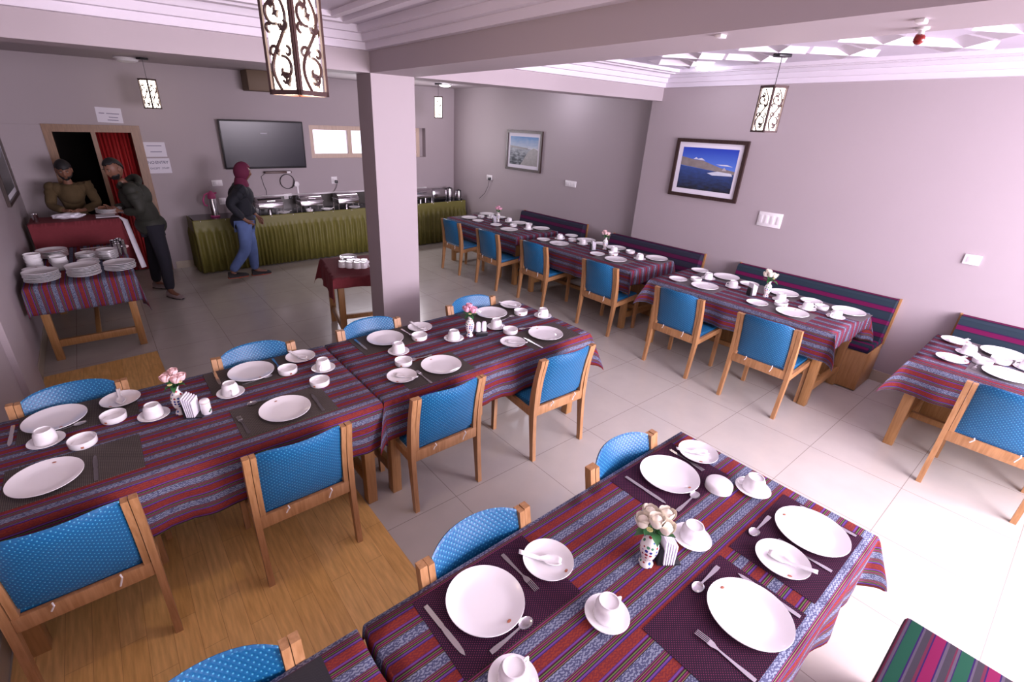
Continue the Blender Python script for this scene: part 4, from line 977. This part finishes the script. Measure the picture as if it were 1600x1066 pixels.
def chafing(x, y, label, w=.38, rz=0, lidopen=False, body='steel'):
    t = thing('chafing_dish', label, 'chafing dish', (x, y, bz), rz, 'chafing dishes on the buffet')
    for sx in (-1, 1):
        for sy in (-1, 1): MB().tube([(sx*w*.48, sy*.12, 0), (sx*w*.48, sy*.12, .11)], .008, 8).build('leg', 'steel', t)
    MB().b2((-w*.5, -.14, .075), (w*.5, .14, .15), .012).build('water_pan', body, t)
    MB().b2((-w*.52, -.15, .145), (w*.52, .15, .157), .004).build('pan_rim', 'steel', t)
    mb = MB(); P = []
    for i in range(13):
        a = pi*i/12; P.append([(-w*.48, -.135*cos(a), .157+.085*sin(a)), (w*.48, -.135*cos(a), .157+.085*sin(a))])
    mb.grid(P); mb.add([p[0] for p in P], [tuple(range(13))]); mb.add([p[1] for p in P], [tuple(range(12, -1, -1))])
    mb.build('roll_lid', mat('mirror_steel', (.55, .52, .55), .12, metal=1), t, ang=50)
    MB().tube([(-.06, -.145, .19), (-.06, -.165, .20), (.06, -.165, .20), (.06, -.145, .19)], .006, 8).build('lid_handle', 'steel', t)
    MB().lathe([(.035, 0), (.036, .045), (.02, .05), (.001, .05)], 16, (0, 0, .0)).build('fuel_burner', 'steel', t)
chafing(2.14, 8.46, 'leftmost chafing dish beside the walking person')
chafing(2.80, 8.46, 'second chafing dish from the left on the buffet')
chafing(3.45, 8.46, 'third chafing dish, just left of the pillar')
chafing(4.20, 8.46, 'chafing dish hidden mostly behind the pillar')
chafing(4.98, 8.46, 'chafing dish first right of the pillar', .40)
for x, y, lb in ((2.30, 8.26, 'in front of the leftmost chafing dish'), (3.02, 8.27, 'in front of the second chafing dish'), (3.52, 8.27, 'in front of the third chafing dish')):
    place('Q', None, (x, y, bz+.001), 0, short('white side plate %s' % lb), 'plate', 'side plates on the buffet')
for x, y, lb in ((2.36, 8.27, 'leftmost buffet plate'), (3.08, 8.27, 'plate before the second chafing dish')):
    place('W', None, (x, y, bz+.010), .3, 'white china spoon on the %s' % lb, 'spoon', 'china spoons on the buffet')
place('B', None, (2.72, 8.26, bz+.001), 0, 'small white bowl before the second chafing dish', 'bowl')
t = thing('toaster', 'wide shiny steel toaster at the right end of the buffet', 'toaster', (5.38, 8.47, bz), 0)
MB().b2((-.15, -.12, .012), (.15, .12, .21), .03).build('toaster_body', mat('mirror_steel2', (.5, .48, .5), .15, metal=1), t)
for s in (-1, 1): MB().b2((s*.15-.012, -.11, .0), (s*.15+.012, .11, .20), .01).build('end_cap', 'steel', t)
MB().b2((-.12, -.035, .2085), (.12, -.010, .2115)).build('bread_slot', 'black', t, smooth=False); MB().b2((-.12, .02, .2085), (.12, .045, .2115)).build('bread_slot', 'black', t, smooth=False)
MB().b2((.162, -.03, .12), (.185, .03, .14), .005).build('lever', 'black', t)
def kettle(x, y, label, h, rz):
    t = thing('electric_kettle', label, 'kettle', (x, y, bz), rz)
    MB().lathe([(.075, 0), (.078, .02), (.074, .03)], 28).build('kettle_base', 'black', t)
    MB().lathe([(.072, .03), (.075, .05), (.066, h*.75), (.060, h*.95)], 28).build('kettle_body', 'steel', t)
    MB().lathe([(.060, h*.95), (.045, h*1.02), (.012, h*1.05), (.010, h*1.09), (.001, h*1.10)], 28).build('kettle_lid', 'black', t)
    MB().tube([(.055, 0, h*.92), (.10, 0, h*.97), (.115, 0, h*.8), (.112, 0, h*.45), (.095, 0, h*.28), (.070, 0, h*.28)], .010, 8).build('handle', 'black', t)
    MB().tube([(-.055, 0, h*.80), (-.085, 0, h*.93)], [.018, .010], 8).build('spout', 'steel', t)
kettle(5.68, 8.48, 'steel kettle with black handle beside the toaster', .22, pi)
kettle(5.80, 8.36-.04, 'smaller dark kettle at the buffet corner by the wall', .19, -1.8)
t = thing('thermos_flask', 'steel thermos with a pink lid and pink handle on the buffet', 'thermos', (1.33, 8.42, bz))
MB().lathe([(.062, 0), (.066, .006), (.066, .02), (.060, .024)], 26).build('base_ring', 'pink', t)
MB().lathe([(.056, .022), (.056, .27), (.048, .29)], 26).build('steel_body', 'steel', t)
MB().lathe([(.056, .27), (.058, .30), (.048, .335), (.028, .355), (.020, .375), (.001, .38)], 26).build('pink_lid', 'pink', t)
MB().tube([(-.03, 0, .35), (-.09, -.01, .33), (-.125, -.01, .25), (-.115, -.01, .18), (-.075, -.01, .17)], .013, 8).build('handle', 'pink', t)
MB().tube([(.02, 0, .335), (.075, 0, .35)], [.018, .012], 8).build('spout', 'pink', t)
t = thing('steel_mug', 'short steel mug between the thermos and the walking person', 'mug', (1.62, 8.40, bz))
MB().lathe([(.040, 0), (.042, .01), (.040, .13), (.036, .13), (.034, .012), (.001, .012)], 22).build('mug_body', 'steel', t)
MB().tube([(.038, 0, .10), (.07, 0, .095), (.07, 0, .04), (.040, 0, .03)], .005, 8).build('handle', 'steel', t)

# ------------------------------------------------------------------ people
DEPS = None
def skin(name, J, E, mt, parent, root, sub=2, extra=None):
    bm = bmesh.new(); lay = bm.verts.layers.skin.verify(); V = {}
    for k, (x, y, z, r) in J.items():
        v = bm.verts.new((x, y, z)); v[lay].radius = (r, r) if not isinstance(r, tuple) else r; v[lay].use_root = (k == root); V[k] = v
    for a, b in E: bm.edges.new((V[a], V[b]))
    me = bpy.data.meshes.new(name); bm.to_mesh(me); bm.free()
    o = bpy.data.objects.new(name, me); COL.objects.link(o)
    s = o.modifiers.new('skin', 'SKIN'); s.use_smooth_shade = True; s.branch_smoothing = .6
    o.modifiers.new('sub', 'SUBSURF').levels = sub
    bpy.context.view_layer.update(); dg = bpy.context.evaluated_depsgraph_get()
    m2 = bpy.data.meshes.new_from_object(o.evaluated_get(dg)); bpy.data.objects.remove(o); m2.name = name
    mb = MB(); mb.add([v.co.copy() for v in m2.vertices], [tuple(p.vertices) for p in m2.polygons])
    if extra: extra(mb)
    return mb.build(name, mt, parent, ang=75)
HS = (.078, .098, .118)
def head_fn(Mx, off=0):
    def f(p, co):
        x, y, z = co.x, co.y, co.z
        w = 1-.20*max(0, -z)**1.5; q = Vector((x*HS[0]*w, y*HS[1], z*HS[2]))
        if y > 0:
            q.y += .024*math.exp(-((x/.16)**2+((z+.12)/.20)**2))          # nose
            q.y -= .010*(math.exp(-(((x-.36)/.18)**2+((z-.10)/.13)**2))+math.exp(-(((x+.36)/.18)**2+((z-.10)/.13)**2)))  # eye sockets
            q.y += .008*math.exp(-((x/.5)**2+((z-.28)/.12)**2))              # brow
            q.y += .009*math.exp(-((x/.25)**2+((z+.48)/.08)**2))             # lips
            q.y += .014*math.exp(-((x/.35)**2+((z+.82)/.16)**2))             # chin
        if off: q += q.normalized()*off
        return Mx @ q
    return f
def head_shell(name, Mx, off, keep, mt, parent):
    bm = bmesh.new(); bmesh.ops.create_icosphere(bm, subdivisions=4, radius=1); f = head_fn(Mx, off)
    bmesh.ops.delete(bm, geom=[v for v in bm.verts if not keep(v.co)], context='VERTS')
    mb = MB(); bm.verts.index_update(); mb.add([f(None, v.co) for v in bm.verts], [[v.index for v in fc.verts] for fc in bm.faces]); bm.free()
    o = mb.build(name, mt, parent, ang=80); s = o.modifiers.new('s', 'SOLIDIFY'); s.thickness = off+.004; s.offset = -1; return o
def fingers(J, E, palm, root, d, side, up, tag_, curl=.5, s=1.0):
    """four fingers + thumb from the palm node; d = pointing dir, side = across the palm (towards thumb), up = curl normal"""
    d, side, up = Vector(d).normalized(), Vector(side).normalized(), Vector(up).normalized(); p = Vector(palm)
    for i, L in enumerate((.068, .076, .071, .056)):
        b = p+d*.040*s+side*(.027-.018*i)*s; m1 = b+(d*cos(curl*.5)+up*sin(curl*.5))*L*.5*s; m2 = m1+(d*cos(curl*1.4)+up*sin(curl*1.4))*L*.5*s
        for n, q, r in (('a', b, .0095), ('b', m1, .0085), ('c', m2, .0070)): J['%s%d%s' % (tag_, i, n)] = (*q, r)
        E += [(root, '%s%da' % (tag_, i)), ('%s%da' % (tag_, i), '%s%db' % (tag_, i)), ('%s%db' % (tag_, i), '%s%dc' % (tag_, i))]
    b = p+side*.034*s-d*.002; c = b+(side*.5+d*.7+up*.3).normalized()*.035*s; e = c+(side*.1+d*.9+up*.4).normalized()*.026*s
    for n, q, r in (('a', b, .012), ('b', c, .0095), ('c', e, .0075)): J[tag_+'t'+n] = (*q, r)
    E += [(root, tag_+'ta'), (tag_+'ta', tag_+'tb'), (tag_+'tb', tag_+'tc')]
SKINM = mat('brown_skin', (.20, .09, .055), .5); HAIRM = mat('black_hair', (.008, .007, .008), .6); EYEW = mat('eye_white', (.30, .27, .25), .5)
def person(name, label, loc, J, head, hands, cl):
    """J: joint -> (x,y,z); head=(centre, matrix); hands: list of (side letter, dir, side, up, curl)"""
    t = thing('person', label, 'person', loc)
    R = {'hip': .095, 'waist': .085, 'chest': .10, 'neck': .048, 'nk2': .046, 'sL': .045, 'sR': .045, 'eL': .040, 'eR': .040, 'wL': .025, 'wR': .025, 'pL': .026, 'pR': .026,
         'hL': .065, 'hR': .065, 'kL': .045, 'kR': .045, 'aL': .034, 'aR': .034, 'fL': .034, 'fR': .034, 'tL': .028, 'tR': .028}
    Jt = {k: (*v, R[k]) for k, v in J.items()}
    Eb = [('hip', 'waist'), ('waist', 'chest'), ('chest', 'neck'), ('neck', 'nk2')]
    for s in 'LR': Eb += [('chest', 's'+s), ('s'+s, 'e'+s), ('e'+s, 'w'+s), ('w'+s, 'p'+s), ('hip', 'h'+s), ('h'+s, 'k'+s), ('k'+s, 'a'+s), ('a'+s, 'f'+s), ('f'+s, 't'+s)]
    for s, d, sd, u, c in hands: fingers(Jt, Eb, J['p'+s], 'p'+s, d, sd, u, 'g'+s, c)
    hc, hm = head; Mx = Matrix.Translation(hc) @ hm
    def addhead(mb):
        mb.ico((0, 0, 0), 1, 4, (1, 1, 1), head_fn(Mx))
        for s in (-1, 1):
            k = len(mb.v); mb.ico((0, 0, 0), 1, 2, (1, 1, 1), lambda p, co, s=s: Mx @ Vector((s*.079+co.x*.010, -.005+co.y*.020, -.005+co.z*.032)))
    skin('body', Jt, Eb, SKINM, t, 'hip', 2, addhead)
    for s in (-1, 1):
        e = MB(); e.ico((0, 0, 0), 1, 2, (1, 1, 1), lambda p, co, s=s: Mx @ Vector((s*.029+co.x*.011, .082+co.y*.009, .012+co.z*.007))); e.build('eye', EYEW, t)
        e = MB(); e.ico((0, 0, 0), 1, 2, (1, 1, 1), lambda p, co, s=s: Mx @ Vector((s*.029+co.x*.005, .0895+co.y*.003, .012+co.z*.005))); e.build('pupil', HAIRM, t)
        e = MB(); e.ico((0, 0, 0), 1, 2, (1, 1, 1), lambda p, co, s=s: Mx @ Vector((s*.030+co.x*.018, .094+co.y*.004, .034+co.z*.004))); e.build('eyebrow', HAIRM, t)
    # clothes follow the same joints, a little thicker
    g = lambda k, r, dz=0, dy=0: (J[k][0], J[k][1]+dy, J[k][2]+dz, r)
    kf = cl.get('bulk', 1.0)
    up_ = {'hip': g('hip', .150*kf, 0), 'waist': g('waist', .150*kf), 'chest': g('chest', .165*kf), 'neck': g('neck', .075, -.02)}
    E = [('hip', 'waist'), ('waist', 'chest'), ('chest', 'neck')]
    for s in 'LR':
        up_['s'+s] = g('s'+s, .095*kf, .0); up_['e'+s] = g('e'+s, .064*kf); up_['w'+s] = g('w'+s, .045); E += [('chest', 's'+s), ('s'+s, 'e'+s), ('e'+s, 'w'+s)]
    def pads(mb):
        for s in 'LR': mb.ico(J['s'+s], .076*kf, 3)
        for s in 'LR':
            for q in (.35, .7): mb.ico(tuple(J['chest'][i]*(1-q)+J['s'+s][i]*q for i in range(3)), (.125-.045*q)*kf, 3)
            mb.ico(tuple(J['s'+s][i]*.7+J['e'+s][i]*.3 for i in range(3)), .074*kf, 3)
        mb.ico((J['chest'][0], J['chest'][1], J['chest'][2]), .155*kf, 3, (1, 1, 1.05)); mb.ico((J['hip'][0], J['hip'][1], J['hip'][2]-.02), .158*kf, 3, (1, 1, .85))
    skin(cl['topname'], up_, E, cl['top'], t, 'hip', 2, pads)
    lo = {'hip': g('hip', .135, .02)}; E = []
    for s in 'LR':
        lo['h'+s] = g('h'+s, .108); lo['k'+s] = g('k'+s, .085); lo['a'+s] = g('a'+s, .062, -.01); E += [('hip', 'h'+s), ('h'+s, 'k'+s), ('k'+s, 'a'+s)]
    skin(cl['legname'], lo, E, cl['leg'], t, 'hip', 2)
    for s in 'LR':
        a, f, q = Vector(J['a'+s]), Vector(J['f'+s]), Vector(J['t'+s]); d = (q-a); d.z = 0; d.normalize(); n = Vector((-d.y, d.x, 0)); base = Vector((a.x, a.y, 0))-d*.03
        pz = cl.get('lift'+s, 0); mb = MB(); P = []
        for i in range(9):
            u = i/8; w = .038+.012*sin(pi*min(1, u*1.1)) if u < .95 else .03; h = .085-.05*u if u < .9 else .025; c = base+d*(.27*u-.02)
            P.append([tuple(c-n*w+Vector((0, 0, pz+.014))), tuple(c-n*w*.85+Vector((0, 0, pz+h*.6+.014))), tuple(c+Vector((0, 0, pz+h+.014))), tuple(c+n*w*.85+Vector((0, 0, pz+h*.6+.014))), tuple(c+n*w+Vector((0, 0, pz+.014))), tuple(c-n*w+Vector((0, 0, pz+.014)))])
        mb.grid(P); mb.add(P[0][:5], [(4, 3, 2, 1, 0)]); mb.add(P[-1][:5], [(0, 1, 2, 3, 4)])
        sh = mb.build('shoe', cl['shoe'], t, ang=60)
        ms = MB(); ms.prism([((base+d*(x)+n*y).x, (base+d*(x)+n*y).y) for x, y in ((-.025, -.035), (-.03, .035), (.12, .052), (.23, .035), (.255, 0), (.23, -.035), (.12, -.05))], pz+.001, pz+.018, 'z'); ms.build('shoe_sole', cl['sole'], sh)
    return t, Mx
# bearded person behind the counter, looking down at the cloth
zr = Matrix.Rotation
J = {'hip': (0, 0, .92), 'waist': (0, -.02, 1.06), 'chest': (-.01, -.08, 1.25), 'neck': (-.01, -.12, 1.40), 'nk2': (-.01, -.135, 1.45), 'sL': (.17, -.09, 1.33), 'sR': (-.19, -.09, 1.33), 'eL': (.23, -.20, 1.12), 'eR': (-.24, -.17, 1.12),
     'wL': (.08, -.35, 1.08), 'wR': (-.12, -.35, 1.08), 'pL': (.03, -.39, 1.075), 'pR': (-.08, -.40, 1.075), 'hL': (.09, 0, .86), 'hR': (-.09, 0, .86), 'kL': (.10, .01, .46), 'kR': (-.10, -.01, .46), 'aL': (.10, .05, .09), 'aR': (-.10, .04, .09), 'fL': (.10, -.04, .05), 'fR': (-.10, -.05, .05), 'tL': (.10, -.12, .04), 'tR': (-.10, -.13, .04)}
hm = zr(pi, 4, 'Z') @ zr(radians(-22), 4, 'X')
BL = (-.27, 8.32, 0)
t, Mx = person('p', 'bearded person in an olive jumper and black cap behind the maroon counter', BL, J, ((-.01, -.17, 1.54), hm), [('L', (-.9, -.5, -.05), (0, -.7, .7), (-.3, -.5, -.8), .6), ('R', (.9, -.5, -.05), (0, -.7, .7), (.3, -.5, -.8), .6)],
    {'bulk': .90, 'topname': 'jumper', 'top': mat('olive_jumper', (.085, .055, .022), .9, noise=.2), 'legname': 'trousers', 'leg': mat('dark_trousers', (.012, .012, .018), .9), 'shoe': HAIRM, 'sole': HAIRM})
head_shell('beard', Mx, .008, lambda c: c.z < -.33 and c.y > -.15 and not (abs(c.x) < .22 and -.55 < c.z < -.42 and c.y > .7), HAIRM, t)
head_shell('cap', Mx, .016, lambda c: c.z > .38-.35*min(0, c.y), HAIRM, t); head_shell('hair', Mx, .010, lambda c: c.y < -.15 and c.z > -.45, HAIRM, t)
# person leaning over the counter end holding plates
J = {'hip': (.11, .05, .92), 'waist': (.10, .0, 1.06), 'chest': (.02, -.04, 1.27), 'neck': (-.07, -.07, 1.44), 'nk2': (-.10, -.08, 1.49), 'sL': (-.02, -.22, 1.37), 'sR': (.05, .13, 1.36), 'eL': (.04, -.27, 1.12), 'eR': (-.03, .16, 1.13),
     'wL': (-.15, -.17, 1.11), 'wR': (-.23, .08, 1.13), 'pL': (-.20, -.13, 1.12), 'pR': (-.28, .05, 1.13), 'hL': (.13, -.03, .86), 'hR': (.11, .12, .86), 'kL': (.15, -.14, .47), 'kR': (.06, .16, .47), 'aL': (.12, -.27, .09), 'aR': (.02, .24, .09), 'fL': (.15, -.34, .05), 'fR': (.07, .20, .05), 'tL': (.20, -.42, .04), 'tR': (.13, .13, .04)}
hm = zr(radians(90+38), 4, 'Z') @ zr(radians(-18), 4, 'X')
AL = (.33, 7.56, 0)
t, Mx = person('p', 'person in a dark olive padded jacket holding white plates at the doorway', AL, J, ((-.13, -.09, 1.60), hm), [('L', (-.9, .3, .1), (0, .3, .9), (-.3, .9, 0), .7), ('R', (-.9, -.3, .1), (0, -.3, .9), (-.3, -.9, 0), .7)],
    {'topname': 'padded_jacket', 'bulk': 1.12, 'top': mat('olive_padded_jacket', (.022, .024, .017), .7, noise=.3), 'legname': 'track_trousers', 'leg': mat('black_trousers', (.010, .010, .018), .9), 'shoe': mat('grey_red_shoe', (.28, .22, .22), .6, noise=.4, nscale=25), 'sole': HAIRM})
head_shell('hair', Mx, .016, lambda c: c.z > .52-.9*max(0, -c.y) and True, HAIRM, t); head_shell('beard', Mx, .006, lambda c: c.z < -.38 and c.y > .0 and not (abs(c.x) < .22 and -.55 < c.z < -.42 and c.y > .7), HAIRM, t)
MB().tube([(.02+.10*cos(a)-.03, -.05+.15*sin(a), 1.43+.03*sin(a*2)+.03*cos(a)) for a in [i*pi/12 for i in range(-3, 15)]], [.03+.02*sin(pi*i/17) for i in range(18)], 10).build('jacket_hood', mat('olive_hood', (.022, .024, .017), .7), t)
st = MB()
for q in range(6): pass
MB().lathe([(.040, 0), (.043, .008), (.040, .016)], 18, (-.155, -.165, 1.105), 1, 1).build('watch', 'steel', t)
for i in range(4): place('P', None, (.05, 7.535, 1.085+i*.013), i, 'white plate held by the person in the olive jacket, %s' % ['lowest', 'second lowest', 'second highest', 'topmost'][i], 'plate', 'plates in the hands')
# walking person in a maroon hood
J = {'hip': (-.01, 0, .86), 'waist': (.01, 0, .99), 'chest': (.02, 0, 1.19), 'neck': (.05, 0, 1.36), 'nk2': (.06, 0, 1.41), 'sL': (.03, .16, 1.29), 'sR': (-.01, -.17, 1.29), 'eL': (.12, .20, 1.04), 'eR': (-.20, -.23, 1.12),
     'wL': (.20, .14, .90), 'wR': (-.04, -.22, .91), 'pL': (.24, .12, .85), 'pR': (.01, -.20, .86), 'hL': (.03, .08, .80), 'hR': (-.02, -.08, .80), 'kL': (.07, .09, .44), 'kR': (-.06, -.10, .44), 'aL': (.06, .09, .09), 'aR': (-.30, -.10, .16), 'fL': (.15, .08, .05), 'fR': (-.24, -.10, .09), 'tL': (.23, .08, .04), 'tR': (-.18, -.10, .05)}
hm = zr(radians(-90-12), 4, 'Z') @ zr(radians(-10), 4, 'X')
DEN = jean_mat(); MAR_ = mat('maroon_hood', (.14, .012, .05), .8)
t, Mx = person('p', 'walking person in a maroon hood, black jacket and blue jeans by the buffet', (1.56, 7.65, 0), J, ((.09, 0, 1.515), hm), [('L', (.3, -.2, -.9), (.6, -.6, 0), (-.3, -.6, 0), .7), ('R', (.7, .2, -.6), (.5, -.6, .4), (.2, .9, 0), .6)],
    {'bulk': 1.08, 'topname': 'jacket', 'top': mat('black_jacket', (.010, .012, .020), .8), 'legname': 'jeans', 'leg': DEN, 'shoe': HAIRM, 'sole': mat('orange_sole', (.35, .07, .03), .6), 'liftR': .06})
head_shell('hood', Mx, .018, lambda c: not (c.y > .55 and abs(c.x) < .62 and c.z < .55) and c.z > -.92, MAR_, t)
MB().lathe([(.085, -.10), (.10, -.06), (.085, .0), (.07, .04)], 20, (.05, 0, 1.40)).build('scarf', MAR_, t)
# ------------------------------------------------------------------ end
